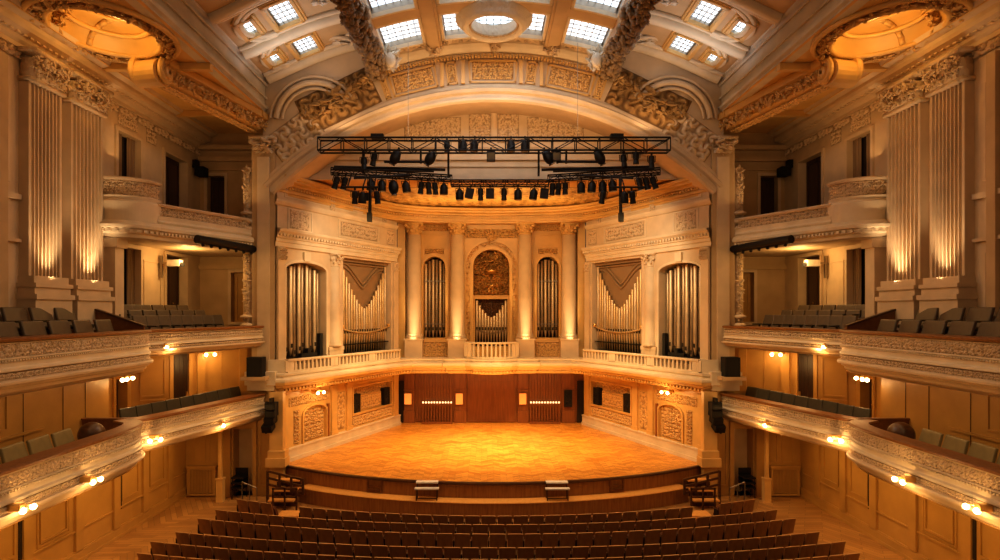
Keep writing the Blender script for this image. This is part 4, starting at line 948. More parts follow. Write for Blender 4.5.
# sky glass
def pane_obj(x0, x1, y0, y1, zf, lift, nx, bx, by, lab):
    mb = MB(); mb.grid([[(x0+(x1-x0)*k/nx, y, zf(x0+(x1-x0)*k/nx)+lift) for y in (y0, y1)] for k in range(nx+1)])
    w = struct(mb.build(num('window'), 'sky'))
    mb = MB()
    for k in range(nx):
        xa, xb = x0+(x1-x0)*k/nx, x0+(x1-x0)*(k+1)/nx
        for y in (y0, y1): mb.add([(xa, y, zf(xa)-.03), (xb, y, zf(xb)-.03), (xb, y, zf(xb)+lift), (xa, y, zf(xa)+lift)], [(0, 1, 2, 3)])
        for j in range(1, by): y = y0+(y1-y0)*j/by; mb.cyl((xa, y, zf(xa)+lift-.03), (xb, y, zf(xb)+lift-.03), .018, .018, 4)
    for j in range(bx+1):
        x = x0+(x1-x0)*j/bx; mb.cyl((x, y0, zf(x)+lift-.03), (x, y1, zf(x)+lift-.03), .018 if 0 < j < bx else .05, .018 if 0 < j < bx else .05, 4)
    for x in (x0, x1): mb.add([(x, y0, zf(x)-.03), (x, y1, zf(x)-.03), (x, y1, zf(x)+lift), (x, y0, zf(x)+lift)], [(0, 1, 2, 3)])
    mb.build('glazing_bars', 'steel', w)
    mb = MB(); n = nx
    def ring(e0, e1, dz0, dz1):   # flat moulding with a raised outer edge
        X = [x0-e1]+[x0-e0+(x1-x0+2*e0)*k/n for k in range(n+1)]+[x1+e1]
        for y, yy in ((y0-e0, y0-e1), (y1+e0, y1+e1)):
            mb.grid([[(x, y, zf(x)-dz0), (x, y, zf(x)-dz1), (x, yy, zf(x)-dz1), (x, yy, zf(x))] for x in X])
        for x, xx in ((x0-e0, x0-e1), (x1+e0, x1+e1)):
            mb.grid([[(x, y, zf(x)-dz0), (x, y, zf(x)-dz1), (xx, y, zf(xx)-dz1), (xx, y, zf(xx))] for y in (y0-e1, y1+e1)])
    ring(-.01, .10, 0, .16); ring(.10, .16, 0, .09)
    mb.build('window_frame', 'gold' if x1-x0 < 1 else 'pale', w); return w
for (x0, x1, y0, y1) in panes: pane_obj(x0, x1, y0, y1, cz, .22, 8 if x1-x0 > 2 else 4, 14 if x1-x0 > 2 else 6, 6, '')
for s in (-1, 1):
    for a, b, y0, y1 in SW: pane_obj(min(s*a, s*b), max(s*a, s*b), y0, y1, sidez, .12, 4, 5 if b-a > .6 else 2, 5 if b-a > .6 else 3, '')
# longitudinal ribs, transverse beams, lattice frieze
mb = MB()
for x in (-2.37, 2.37):
    z = cz(x); mb.box((x, 16, z-.08), (.62, 18, .3)); mb.box((x, 16, z-.26), (.42, 18, .12))
for y0, y1 in ((21.3, 21.9), (18.1, 18.5)): mb.grid([[(x, y, cz(x)-.16) for y in (y0, y1)] for x in np.linspace(-4.7, 4.7, 25)]); mb.grid([[(x, y0, cz(x)-q) for q in (.16, -.02)] for x in np.linspace(-4.7, 4.7, 25)]); mb.grid([[(x, y1, cz(x)-q) for q in (.16, -.02)] for x in np.linspace(-4.7, 4.7, 25)])
mb.build('ceiling_beam', 'tan', ceil)
mb = MB()
for x in (-2.37, 2.37): leafclump(mb, (x, 24.35, cz(x)-.3), .4, 26, int(x*9)+99, (1, .8, .8))
leafclump(mb, (.05, 24.4, cz(0)-.25), .3, 22, 5, (1, .8, 1.1)); mb.build('leaf_boss', 'carve', ceil, True)
mb = MB(); xs = np.linspace(-4.6, 4.6, 200); ys = np.linspace(24.1, 24.75, 12)
U, V = np.meshgrid(xs, ys, indexing='ij'); H = scroll_field(U, V, .32, 77, True)
mb.grid([[(xs[i], ys[j], cz(xs[i])-.06-.12*H[i, j]) for j in range(12)] for i in range(200)], H.flatten().tolist()); mb.build('lattice_frieze', 'carvefine', ceil)
# oculus ring
mb = MB(); n = 48; oc = (0, 22.55, cz(0)-.3)
prof = [(.9, .35), (.9, .0), (.96, -.2), (1.1, -.26), (1.22, -.14), (1.28, .02), (1.44, .08), (1.46, .3), (1.4, .5)]
oct_ = thing('oculus_ring', 'round moulded ring hanging at the centre of the ceiling skylight', 'ceiling ring', oc)
mb.grid([[(oc[0]+r*math.cos(2*PI*k/n), oc[1]+r*math.sin(2*PI*k/n), oc[2]+z) for r, z in prof] for k in range(n+1)]); mb.build('ring', 'carvewhite', oct_, True)
mb = MB()
for k in range(n): a, b = 2*PI*k/n, 2*PI*(k+1)/n; mb.cyl((oc[0]+.9*math.cos(a), oc[1]+.9*math.sin(a), oc[2]-.1), (oc[0]+.9*math.cos(b), oc[1]+.9*math.sin(b), oc[2]-.1), .05, .05, 6)
mb.build('inner_bead', 'tan', oct_, True)
# side vault ribs, garlands, lunettes
for s, side in ((1, 'left'), (-1, 'right')):
    mb = MB(s)
    for y, r in ((19.7, .2), (22.4, .26), (22.75, .1), (22.05, .1), (24.8, .26), (24.45, .1), (19.99, .1)):
        xs = np.linspace(-9.35, -4.9, 15)
        tube(mb, [(x, y, sidez(x)-.05) for x in xs], r)
    mb.build('vault_rib', 'pale', ceil, True)
    mb = MB(s)
    for yc in (21.1, 23.6):
        for rr in (1.1, .9):
            pp = [(-8.0-.95*rr*math.sin(PI*k/16), yc-1.0*rr*math.cos(PI*k/16)) for k in range(17)]
            tube(mb, [(x, y, sidez(x)-.04) for x, y in pp], .1)
    mb.build('lunette_moulding', 'pale', ceil, True)
    mb = MB(s)
    for yc in (20.35, 21.85, 22.95, 24.25): leafclump(mb, (-8.55, yc, sidez(-8.5)-.02), .3, 18, int(yc*4), (.8, 1.0, .3))
    leafclump(mb, (-6.2, 24.3, sidez(-6.2)-.02), .5, 26, 6, (1.2, .7, .3)); leafclump(mb, (-6.2, 21.1, sidez(-6.2)-.03), .4, 20, 8, (1, 1, .3))
    mb.build('lunette_carving', 'carvewhite', ceil, True)
    mb = MB(s)
    for cx_, rx_ in ((-6.2, .5), (-5.7, .3)):
        tube(mb, [(cx_+rx_*math.cos(2*PI*k/20), 24.3+.4*math.sin(2*PI*k/20), sidez(cx_)-.06) for k in range(21)], .07)
    mb.build('cartouche_moulding', 'pale', ceil, True)
    t = thing('garland_rib', f'thick dark leafy garland running along the ceiling on the {side} of the skylight', 'garland', (s*-4.75, 21, 17.6))
    mb = MB(s); mb.box((-4.75, 16.2, 17.75), (.8, 17.6, .35)); mb.build('rib', 'tan', t)
    mb = MB(s); q = random.Random(5); y = 11.0; k = 0
    while y < 25:
        berries(mb, (-4.75+q.uniform(-.14, .14), y, 17.5+q.uniform(-.06, .06)), .46, 16, k+200, (1, .9, .8)); leafclump(mb, (-4.75+q.uniform(-.2, .2), y, 17.46), .4, 3, k+300, (1, .9, .8)); y += .2; k += 1
    mb.build('foliage', 'garland', t, True)
    t = thing('ceiling_cartouche', f'white carved cartouche at the {side} front corner of the skylight', 'carving', (s*-4.1, 24.2, 17.9))
    mb = MB(s); leafclump(mb, (-4.15, 24.1, 17.75), .5, 30, 31, (1, .7, 1.1)); mb.build('leaf_mass', 'carvewhite', t, True)
    mb = MB(s); mb.ball((-4.1, 23.85, 17.6), (.22, .15, .3), 12, 8); mb.build('shield', 'carvewhite', t, True)

# ================================================================== lighting rig
def truss(mb, p0, p1, w, h, r=.035, step=.5):
    a, b = Vector(p0), Vector(p1); d = (b-a); L = d.length; d.normalize(); sd = d.cross(Vector((0, 0, 1))).normalized()*w/2; up = Vector((0, 0, h/2))
    cs = [sd+up, -sd+up, -sd-up, sd-up]
    for c in cs: mb.cyl(a+c, b+c, r, r, 6)
    n = max(1, round(L/step))
    for k in range(n+1):
        p = a+d*L*k/n
        for c, e in zip(cs, cs[1:]+cs[:1]): mb.cyl(p+c, p+e, r*.6, r*.6, 5)
        if k < n:
            q = a+d*L*(k+1)/n
            for c, e in ((cs[0], cs[3]), (cs[1], cs[2])): mb.cyl(p+c if k % 2 else p+e, q+e if k % 2 else q+c, r*.5, r*.5, 5)
TX = (-6.95, 6.98)
t = thing('lighting_truss', 'long straight black box truss, the upper one of the lighting rig', 'truss', (0, 24, 14.2))
mb = MB(); truss(mb, (TX[0], 23.9, 14.22), (TX[1], 23.9, 14.22), .45, .5, .038, .9); mb.build('box_frame', 'black', t)
for x in (-3.4, 3.35): mb = MB(); mb.cyl((x, 23.9, 14.4), (x, 23.9, 18.3), .012, .012, 5); mb.build('suspension_cable', 'steel', t)
for x in (-4.62, 4.9): mb = MB(); mb.box((x, 23.9, 14.57), (.5, .3, .16)); mb.build('hoist', 'black', t)
t = thing('lighting_truss', 'bent black truss slung below the straight one, carrying most lamps', 'truss', (0, 24.6, 13.0))
bent = [(-6.4, 23.6), (-1.75, 24.9), (2.3, 24.9), (6.55, 23.6)]
mb = MB()
for (p, q), z in zip(zip(bent, bent[1:]), (13.12, 12.92, 13.12)): truss(mb, (*p, z), (*q, z), .35, .2, .03, .45)
mb.build('box_frame', 'black', t)
for s in (1, -1):
    mb = MB(s); mb.cyl((-6.35, 23.9, 13.36), (-1.95, 24.3, 13.34), .06, .06, 8); mb.cyl((-6.35, 23.7, 13.22), (-2.4, 24.2, 13.25), .04, .04, 8); mb.cyl((-5.5, 23.6, 12.85), (-3.3, 24.2, 13.1), .05, .05, 8); mb.build('side_bar', 'black', t)
    mb = MB(s); mb.cyl((-4.35, 23.9, 13.56), (-2.5, 23.9, 13.56), .05, .05, 8); mb.build('upper_bar', 'black', t)
    for x, z0 in ((-5.2, 13.1), (-2.55, 13.5), (-2.9, 13.5), (-1.8, 13.0)):
        mb = MB(s); mb.cyl((x, 23.95, z0), (x, 23.9, 14.0), .045, .045, 6); mb.build('hanger', 'black', t)
    x = -4.87 if s > 0 else -5.0
    mb = MB(s); mb.cyl((x, 23.6, 11.3), (x, 23.7, 12.95), .07, .06, 8); mb.box((x, 23.55, 11.3), (.18, .18, .35)); mb.box((x-.1, 23.55, 12.1), (.14, .14, .3)); mb.build('drop_pole', 'black', t)

# spotlight prototypes, origin at the clamp, lamp hanging below and pointing down
def spot_proto(kind, label):
    t = thing('spotlight' if kind != 'flood' else 'floodlight', label, 'spotlight', (0, 0, 0), 'lamps hung on the lighting rig')
    mb = MB(); mb.box((0, 0, -.02), (.09, .09, .12)); mb.cyl((0, 0, -.05), (0, 0, -.14), .025, .025, 6); mb.build('clamp', 'black', t)
    if kind == 'profile':
        mb = MB(); mb.cyl((0, 0, -.18), (0, 0, -.46), .15, .16, 12); mb.cyl((0, 0, -.46), (0, 0, -.74), .12, .15, 12); mb.cyl((0, 0, -.12), (0, 0, -.18), .09, .15, 12); b = mb.build('body', 'black', t)
        mb = MB(); mb.cyl((0, 0, -.742), (0, 0, -.75), .13, .13, 12); mb.build('lens', 'lens', b)
    elif kind == 'can':
        mb = MB(); mb.lathe((0, 0, -.72), [(.2, 0), (.21, .1), (.2, .3), (.16, .48), (.08, .56)], 14); b = mb.build('body', 'black', t)
        mb = MB(); mb.cyl((0, 0, -.725), (0, 0, -.715), .18, .18, 12); mb.build('lens', 'lens', b)
    elif kind == 'moving':
        mb = MB(); mb.ball((0, 0, -.5), (.26, .22, .38), 14, 10); b = mb.build('body', 'black', t, True)
        mb = MB(); mb.cyl((0, -.02, -.86), (0, -.02, -.9), .15, .16, 12); mb.build('lens', 'lens', b)
    else:
        mb = MB(); mb.box((0, 0, -.4), (.42, .25, .5)); b = mb.build('body', 'black', t)
        mb = MB(); mb.box((0, -.13, -.4), (.36, .01, .42)); mb.build('lens', 'lens', b)
    mb = MB()
    for sx in (-1, 1): mb.box((sx*.2, 0, -.27), (.025, .05, .3))
    mb.box((0, 0, -.13), (.42, .05, .025)); mb.build('yoke', 'black', t)
    return t
protos = {k: spot_proto(k, '') for k in ('profile', 'can', 'moving', 'flood')}
for pr in protos.values(): pr.scale = (.8, .8, .8)
used = set()
def bent_y(x):
    for p, q in zip(bent, bent[1:]):
        if p[0] <= x <= q[0]: return p[1]+(q[1]-p[1])*(x-p[0])/(q[0]-p[0])
    return 23.6
def put_spot(kind, loc, rot, label):
    pr = protos[kind]
    if kind not in used: used.add(kind); pr.location = loc; pr.rotation_euler = rot; pr['label'] = label; return pr
    return copy_thing(pr, loc, rot, label)
KN = {'profile': 'black profile spotlight', 'can': 'black round can spotlight', 'moving': 'black oval moving head lamp', 'flood': 'black box floodlight'}
row = [(338.5, 'profile', .3), (346, 'profile', .2), (372, 'can', .1), (382, 'can', 0), (392.7, 'moving', -.1), (405, 'can', -.15), (422, 'profile', .1), (428, 'profile', -.1), (434.5, 'profile', -.1), (444, 'can', 0), (459.7, 'can', 0), (471, 'flood', .2), (480.6, 'profile', 0), (490, 'flood', 0),
       (504, 'profile', 0), (518, 'can', 0), (534.7, 'can', .15), (545, 'flood', .1), (553, 'profile', .1), (559, 'profile', .1), (565, 'profile', 0), (581, 'can', 0), (592.6, 'can', .1), (602.5, 'can', 0), (611.6, 'can', -.1), (638, 'profile', -.2), (644.5, 'profile', -.25), (651, 'profile', -.35)]
for i, (px, k, tilt) in enumerate(row):
    Y = 24.4; x = (px-486)*Y/600-.3; Y = bent_y(max(-6.4, min(6.5, x))); x = (px-486)*Y/600-.3; Y = bent_y(max(-6.4, min(6.5, x)))
    n = i+1 if i < 14 else len(row)-i; e = 'left' if i < 14 else 'right'
    put_spot(k, (x, Y-.05, 12.8 if -1.75 < x < 2.3 else 13.0), (0, tilt, 0), f'{KN[k]}, {ordn(n)} from the {e} end along the bent truss')
low = [(355, 'profile', .05), (363, 'can', .1), (376, 'profile', -.1), (604, 'profile', .15), (624, 'can', -.05), (631.5, 'profile', -.15)]
for i, (px, k, tilt) in enumerate(low):
    x = (px-486)*23.4/600-.3; e = 'left' if i < 3 else 'right'; n = ('outermost', 'middle', 'innermost')[i if i < 3 else 5-i]
    put_spot(k, (x, 23.4, 12.4), (.15, tilt, 0), f'{KN[k]} in the low cluster by the {e} drop pole, {n} of three')
for s in (1, -1):   # short stub pipe that carries each low cluster
    t = thing('lamp_pipe', f'short black pipe carrying the low lamp cluster at the {"left" if s > 0 else "right"} of the rig', 'pipe', (s*-5.1, 23.4, 12.45))
    mb = MB(s); mb.cyl((-5.9, 23.4, 12.45), (-4.5, 23.4, 12.45), .04, .04, 8); mb.build('pipe', 'black', t)
    for x in (-5.7, -5.1, -4.7): mb = MB(s); mb.cyl((x, 23.4, 12.45), (x+.1, 23.6, 12.95), .03, .03, 6); mb.build('hanger', 'black', t)
upper = [(364, 'profile', 0, 13.85, 23.9), (375.5, 'profile', .2, 14.0, 23.9), (399, 'moving', .4, 14.1, 23.9), (435, 'moving', .5, 14.05, 23.9), (447, 'profile', 0, 14.5, 23.9), (463, 'can', 0, 14.55, 23.9), (475, 'can', .1, 14.55, 23.9), (491, 'flood', 0, 14.1, 23.9),
         (511, 'can', 0, 14.55, 23.9), (525, 'can', 0, 14.55, 23.9), (544, 'moving', -.45, 14.1, 23.9), (556.5, 'flood', 0, 14.1, 23.9), (596, 'moving', -.4, 14.1, 23.9), (623, 'profile', -.1, 13.95, 23.9), (636, 'profile', 0, 14.05, 23.9), (651.5, 'profile', 0, 13.9, 23.9)]
for i, (px, k, tilt, z, Y) in enumerate(upper):
    n = i+1 if i < 8 else len(upper)-i; e = 'left' if i < 8 else 'right'
    put_spot(k, ((px-486)*Y/600-.3, Y, z), (0, tilt, 0), f'{KN[k]}, {ordn(n)} from the {e} end along the straight upper truss')

# ================================================================== line arrays, box speakers
for s, side in ((1, 'left'), (-1, 'right')):
    t = thing('line_array_speaker', f'black hanging column of curved speakers beside the {side} edge of the stage', 'speaker', (s*-8.95, 24.35, 2.5))
    for k in range(4):
        mb = MB(s); a = .08+.09*k; mb.box((-8.98+.02*k-.022*k*k, 24.3, 3.78-.285*k), (.40, .46, .28), 0, .12*k); o = mb.build('speaker_box', 'blackmat', t)
        m2 = MB(s); m2.box((-8.98+.02*k-.022*k*k, 24.06+.0*k, 3.76-.30*k), (.34, .02, .2), 0, .12*k); m2.build('grille', 'black', o)
    mb = MB(s); mb.box((-8.98, 24.3, 4.0), (.1, .3, .2)); mb.box((-9.2, 24.3, 3.3), (.05, .1, 1.3)); mb.build('frame', 'black', t)
    t = thing('box_speaker', f'black box speaker standing on the {side} end of the upper balcony ledge', 'speaker', (s*-9.45, 24.3, 4.9))
    mb = MB(s); mb.box((-9.62, 24.35, 5.35), (.6, .5, .8)); mb.build('cabinet', 'blackmat', t)
    mb = MB(s); mb.box((-9.62, 24.09, 5.35), (.54, .02, .72)); mb.build('grille', 'black', t)
    mb = MB(s); mb.box((-9.65, 24.6, 4.9), (1.0, 1.1, .14)); o = tag(mb.build('speaker_shelf', 'tan'), f'plain shelf under the box speaker at the {side} pier', 'shelf')

# ================================================================== stage-side steps with rails
for s, side in ((1, 'left'), (-1, 'right')):
    t = thing('stage_stairs', f'wooden steps with dark open handrails at the {side} end of the stage', 'stairs', (s*-8.2, 23.6, 0))
    for k in range(3):
        mb = MB(s); mb.box((-8.2, 23.25+.32*k, .3+.3*k), (1.0, .36, .06)); o = mb.build('tread', 'ledgewood', t)
        mb = MB(s); mb.box((-8.2, 23.42+.32*k, .15+.3*k), (.96, .03, .28)); mb.build('riser', 'dkwood', t)
    P = [(-8.95, 23.75), (-8.4, 23.55), (-7.9, 23.42), (-7.42, 23.35)]
    zt = [1.28, 1.22, 1.14, 1.06]
    for dz in (0, -.26, -.52):
        mb = MB(s)
        for i in range(3): mb.hexa([(P[i][0], P[i][1]-.03, zt[i]+dz-.04), (P[i+1][0], P[i+1][1]-.03, zt[i+1]+dz-.04), (P[i+1][0], P[i+1][1]+.03, zt[i+1]+dz-.04), (P[i][0], P[i][1]+.03, zt[i]+dz-.04), (P[i][0], P[i][1]-.03, zt[i]+dz+.04), (P[i+1][0], P[i+1][1]-.03, zt[i+1]+dz+.04), (P[i+1][0], P[i+1][1]+.03, zt[i+1]+dz+.04), (P[i][0], P[i][1]+.03, zt[i]+dz+.04)])
        mb.build('rail', 'dkwood', t)
    for i, (x, y) in enumerate(P):
        zb = 0 if i in (0, 1) else .5
        mb = MB(s); mb.box((x, y, (zt[i]+zb)/2), (.08, .08, zt[i]-zb+.06)); mb.build('post', 'dkwood', t)
    for z in (.82, .5):
        mb = MB(s); mb.box((-8.0, 22.95, z), (.95, .06, .06)); mb.build('rail', 'dkwood', t)
    for x in (-8.45, -8.0, -7.55):
        mb = MB(s); mb.box((x, 22.95, .43), (.06, .06, .86)); mb.build('post', 'dkwood', t)
    t = thing('aisle_step', f'bright wooden aisle step in the gap at the {side} of the front row', 'step', (s*-7.1, 21.4, 0))
    mb = MB(s); mb.box((-7.3, 21.3, .06), (.85, .55, .12)); mb.build('lower_tread', 'ledgewood', t)
    mb = MB(s); mb.box((-7.4, 21.9, .12), (.9, .6, .24)); mb.build('upper_tread', 'ledgewood', t)
    t = thing('floor_rail', f'thin metal handrail on the hall floor outside the {side} stage steps', 'handrail', (s*-9.9, 24.1, 0))
    for k in range(3): mb = MB(s); mb.cyl((-10.1+.3*k, 24.1, 0), (-10.1+.3*k, 24.1, .75-.12*k), .02, .02, 6); mb.build('post', 'steel', t)
    mb = MB(s); mb.cyl((-10.1, 24.1, .75), (-9.5, 24.1, .51), .025, .025, 6); mb.build('rail', 'steel', t)

# ================================================================== floor seats
def floor_seat():
    t = thing('tip_up_chair', '', 'seat', (0, 0, 0))
    def panel(w0, w1, z0, z1, y0, y1, th, bow, n=7, m=5):
        mb = MB(); fr = []; bk = []
        for i in range(n+1):
            a = -1+2*i/n; rf, rb = [], []
            for j in range(m+1):
                v = j/m; w = w0+(w1-w0)*v; z = z0+(z1-z0)*v; y = y0+(y1-y0)*v
                zz = z - (.02*a*a*a*a if j == m else 0); yy = y+bow*(a*a)
                rf.append((a*w/2, yy+th/2, zz)); rb.append((a*w/2, yy-th/2, zz))
            fr.append(rf); bk.append(rb)
        mb.grid(fr); mb.grid([r[::-1] for r in bk])
        for i in range(n):
            for j in (0, m): mb.add([fr[i][j], fr[i+1][j], bk[i+1][j], bk[i][j]], [(0, 1, 2, 3)])
        for i in (0, n):
            for j in range(m): mb.add([fr[i][j], fr[i][j+1], bk[i][j+1], bk[i][j]], [(0, 1, 2, 3)])
        return mb
    b = panel(.47, .465, .36, .87, .0, -.12, .035, .03).build('backrest', 'seatwood', t, False)
    mb = MB(); mb.box((0, -.115, .876), (.455, .04, .012)); mb.build('top_edge', 'seatedge', b)
    panel(.42, .41, .40, .8, .06, -.04, .05, .02).build('back_cushion', 'seatred', t, False)
    mb = MB(); mb.box((0, .20, .50), (.43, .1, .36), 0, .45); mb.build('seat_pan', 'seatred', t)
    mb = MB(); mb.box((-.265, .14, .62), (.036, .34, .035)); mb.build('armrest', 'dkwood', t)
    mb = MB(); mb.box((-.27, .08, .31), (.035, .22, .62)); mb.box((-.27, .08, .01), (.07, .34, .02)); mb.build('standard', 'black', t)
    return t
proto = floor_seat(); first = True
rows = [(19.85, 9.3, 21.65), (19.05, 9.55, 20.5), (18.25, 9.75, 19.65), (17.2, 9.85, 18.45), (16.4, 10.2, 17.7), (15.7, 10.1, 16.85)]
ROWN = ['front row by the stage', 'second row from the stage', 'third row from the stage', 'fourth row from the stage', 'fifth row from the stage', 'sixth row from the stage']
for ri, (yc, xe, ye) in enumerate(rows):
    sg = ye-yc; R = (xe*xe+sg*sg)/(2*sg); am = math.asin(xe/R)
    n = round(2*am*R/.53); pos = []
    for k in range(n):
        a = -am+(k+.5)*2*am/n; x = R*math.sin(a)
        if ri == 0 and 6.75 < abs(x) < 7.85: continue
        if ri == 0 and abs(x) > 8.6 and False: continue
        pos.append((x, yc+R-R*math.cos(a), a))
    for k, (x, y, a) in enumerate(pos):
        j = k+1; e = 'left'
        if k >= len(pos)/2: j = len(pos)-k; e = 'right'
        lab = f'brown tip-up seat, {ordn(j)} from the {e} end of the {ROWN[ri]}'
        if first: proto.location = (x+.05, y, 0); proto.rotation_euler = (0, 0, a); proto['label'] = lab; proto['group'] = f'brown seats of the {ROWN[ri]}'; first = False
        else: copy_thing(proto, (x+.05, y, 0), (0, 0, a+rng.uniform(-.015, .015)), lab, f'brown seats of the {ROWN[ri]}')

# ================================================================== balcony seats
def balcony_seat(mat, w, h=.95):
    """faces +X; origin on the floor"""
    t = thing('padded_chair', '', 'seat', (0, 0, 0))
    mb = MB(); n = 6; P = []
    def bx(y0, y1, x0b, x0t, th, z0, z1, m):
        m.hexa([(x0b-th, y0, z0), (x0b, y0, z0), (x0b, y1, z0), (x0b-th, y1, z0), (x0t-th, y0+.03, z1), (x0t, y0+.03, z1), (x0t, y1-.03, z1), (x0t-th, y1-.03, z1)])
    bx(-w/2, w/2, -.05, -.22, .09, .42, h, mb); o = mb.build('backrest', mat, t)
    mv = o.modifiers.new('bevel', 'BEVEL'); mv.width = .03; mv.segments = 2
    mb = MB(); mb.box((.18, 0, .44), (.46, w-.04, .12)); o = mb.build('cushion', mat, t); mv = o.modifiers.new('bevel', 'BEVEL'); mv.width = .03; mv.segments = 2
    mb = MB(); mb.box((.12, -w/2-.02, .62), (.42, .05, .05)); mb.build('armrest', 'olivedark', t)
    mb = MB(); mb.box((.0, -w/2-.02, .3), (.06, .04, .6)); mb.box((.0, w/2-.06, .2), (.06, .04, .4)); mb.build('leg', 'black', t)
    return t
bs = {('near', 'up'): balcony_seat('olivewarm', .97, 1.0), ('near', 'low'): balcony_seat('olive', .88, 1.02), ('far', 'up'): balcony_seat('olivewarm', .62, 1.0), ('far', 'low'): balcony_seat('olivedark', .68, 1.12)}
usedb = set()
def put_bs(key, loc, rz, label, group):
    p = bs[key]
    if key not in usedb: usedb.add(key); p.location = loc; p.rotation_euler = (0, 0, rz); p['label'] = label; p['group'] = group; return
    copy_thing(p, loc, (0, 0, rz), label, group)
for s, side in ((1, 'left'), (-1, 'right')):
    def put(key, x, y, z, rz, lab, grp):
        put_bs(key, (s*x, y, z), rz if s > 0 else PI-rz, lab, grp)
    for r, (x, z, rn) in enumerate(((-11.9, 6.36, 'front row'), (-12.75, 6.72, 'back row'))):
        ys = [18.55-.96*k - (.5 if r else 0) for k in range(6)]
        if r == 0: m = 6
        for k, y in enumerate(ys):
            put(('near', 'up'), x, y, z, .12, f'wide brown seat, {ordn(k+1)} from the partition, {rn} of the near {side} upper balcony', f'near {side} upper balcony seats')
    for r in range(3):
        n = 7 if r else 8
        for k in range(n):
            t_ = k/(n-1); x = -12.25+1.15*t_-.75*r; y = 21.0+3.5*t_+.1*r
            if x < -13.3: x = -13.2
            put(('far', 'up'), x, y, 6.46+.2*r, -.28, f'small brown seat, {ordn(k+1)} from the partition, {("front", "middle", "rear")[r]} row, far {side} upper balcony', f'far {side} upper balcony seats')
    for k in range(5):
        put(('near', 'low'), -11.75, 16.55-.86*k, 3.3, .1, f'wide olive seat, {ordn(k+1)} from the curved end of the near {side} lower balcony', f'near {side} lower balcony seats')
    for k in range(9):
        t_ = k/8
        put(('far', 'low'), -12.0+1.65*t_, 19.9+4.5*t_, 3.28+.12*t_, -.3, f'dark olive seat, {ordn(k+1)} from the lamp post end of the far {side} lower balcony'.replace('lamp post end', 'wood partition'), f'far {side} lower balcony seats')
    t = thing('seat_partition', f'sloping varnished wood partition between the upper balcony seats on the {side}', 'partition', (s*-12, 19.5, 6.2))
    mb = MB(s); mb.hexa([(-13.3, 19.45, 6.2), (-11.3, 19.45, 6.2), (-11.3, 19.52, 6.2), (-13.3, 19.52, 6.2), (-13.3, 19.45, 7.75), (-11.4, 19.45, 7.1), (-11.4, 19.52, 7.1), (-13.3, 19.52, 7.75)]); mb.build('panel', 'railwood', t)
    mb = MB(s); mb.hexa([(-13.3, 19.4, 7.75), (-11.38, 19.4, 7.1), (-11.38, 19.57, 7.1), (-13.3, 19.57, 7.75), (-13.3, 19.4, 7.81), (-11.38, 19.4, 7.16), (-11.38, 19.57, 7.16), (-13.3, 19.57, 7.81)]); mb.build('cap_rail', 'dkwood', t)
    t = thing('seat_partition', f'low varnished wood partition between the lower balcony seats on the {side}', 'partition', (s*-12.2, 18.9, 3.2))
    mb = MB(s); mb.box((-12.3, 18.9, 3.7), (1.4, .07, 1.0)); mb.build('panel', 'railwood', t)
    mb = MB(s); mb.box((-12.3, 18.9, 4.22), (1.45, .16, .06)); mb.build('cap_rail', 'railwood', t)
    t = thing('shrouded_lamp', f'dark glossy rounded hood at the end of the near {side} lower balcony seats', 'lamp hood', (s*-11.7, 17.35, 3.3))
    mb = MB(s); mb.ball((-11.7, 17.35, 4.05), (.36, .34, .36), 18, 12); mb.build('hood', 'dkwood', t, True)
    mb = MB(s); mb.cyl((-11.7, 17.35, 3.3), (-11.7, 17.35, 3.75), .06, .06, 8); mb.cyl((-11.7, 17.35, 3.3), (-11.7, 17.35, 3.34), .2, .2, 12); mb.build('stand', 'black', t)

# ================================================================== sconces and wall lamps
def sconce(x, y, z, label, globes=((0, 0),), energy=40, n=(1, 0)):
    t = thing('globe_lamp', label, 'lamp', (x, y, z))
    mb = MB(); mb.box((x-n[0]*.16, y-n[1]*.16, z+.06), (.32, .16, .14), math.atan2(n[1], n[0])); 
    for a, b in globes: mb.cyl((x-n[0]*.1, y-n[1]*.1, z+.06), (x+a, y+b, z+.05), .02, .02, 6)
    mb.build('bracket', 'brass', t)
    for a, b in globes:
        mb = MB(); mb.ball((x+a, y+b, z-.02), .07, 12, 8); g_ = mb.build('globe', 'globe', t, True); g_.visible_shadow = True
    k = sum(a for a, b in globes)/len(globes), sum(b for a, b in globes)/len(globes)
    light('lamp_light', 'POINT', (x+k[0]+n[0]*.2, y+k[1]+n[1]*.2, z-.12), energy*.62, (1, .56, .19), .09)
for s, side in ((1, 'left'), (-1, 'right')):
    E = 45
    sconce(s*-10.26, 12.9, 3.34, f'glowing globe lamp on the {side} lower balcony front, nearest the picture edge', energy=E, n=(s, 0), globes=((0, 0), (0, .3)))
    sconce(s*-10.26, 15.2, 3.3, f'glowing globe lamp on the {side} lower balcony front before its curved end', energy=E, n=(s, 0), globes=((0, 0), (0, .3)))
    sconce(s*-10.66, 19.1, 3.55, f'glowing globe lamp at the curved notch of the {side} lower balcony', energy=E, n=(s, 0), globes=((0, 0), (-s*.2, -.25)))
    sconce(s*-9.98, 22.1, 3.42, f'single globe lamp under the far front of the {side} lower balcony', energy=E, n=(s, 0))
    sconce(s*-12.72, 20.75, 5.28, f'row of three globes on the wall corner under the {side} upper balcony', energy=E, n=(s, 0), globes=((0, -.25), (0, 0), (0, .35)))
    sconce(s*-10.95, 20.0, 6.42, f'glowing globe lamp at the notch of the {side} upper balcony front', energy=E*.7, n=(s, 0), globes=((0, 0), (-s*.1, .2)))
    sconce(s*-11.75, 24.55, 5.85, f'pair of globes on the pilaster beside the {side} dark door', energy=E*1.2, n=(s*.55, -.83), globes=((0, 0), (s*.3, .12)))
    sconce(s*-7.75, 26.6, 4.0, f'pair of globes under the gallery cornice above the {side} stage wall', energy=E*.9, n=(s*.88, -.46), globes=((0, 0), (s*.18, .3)))

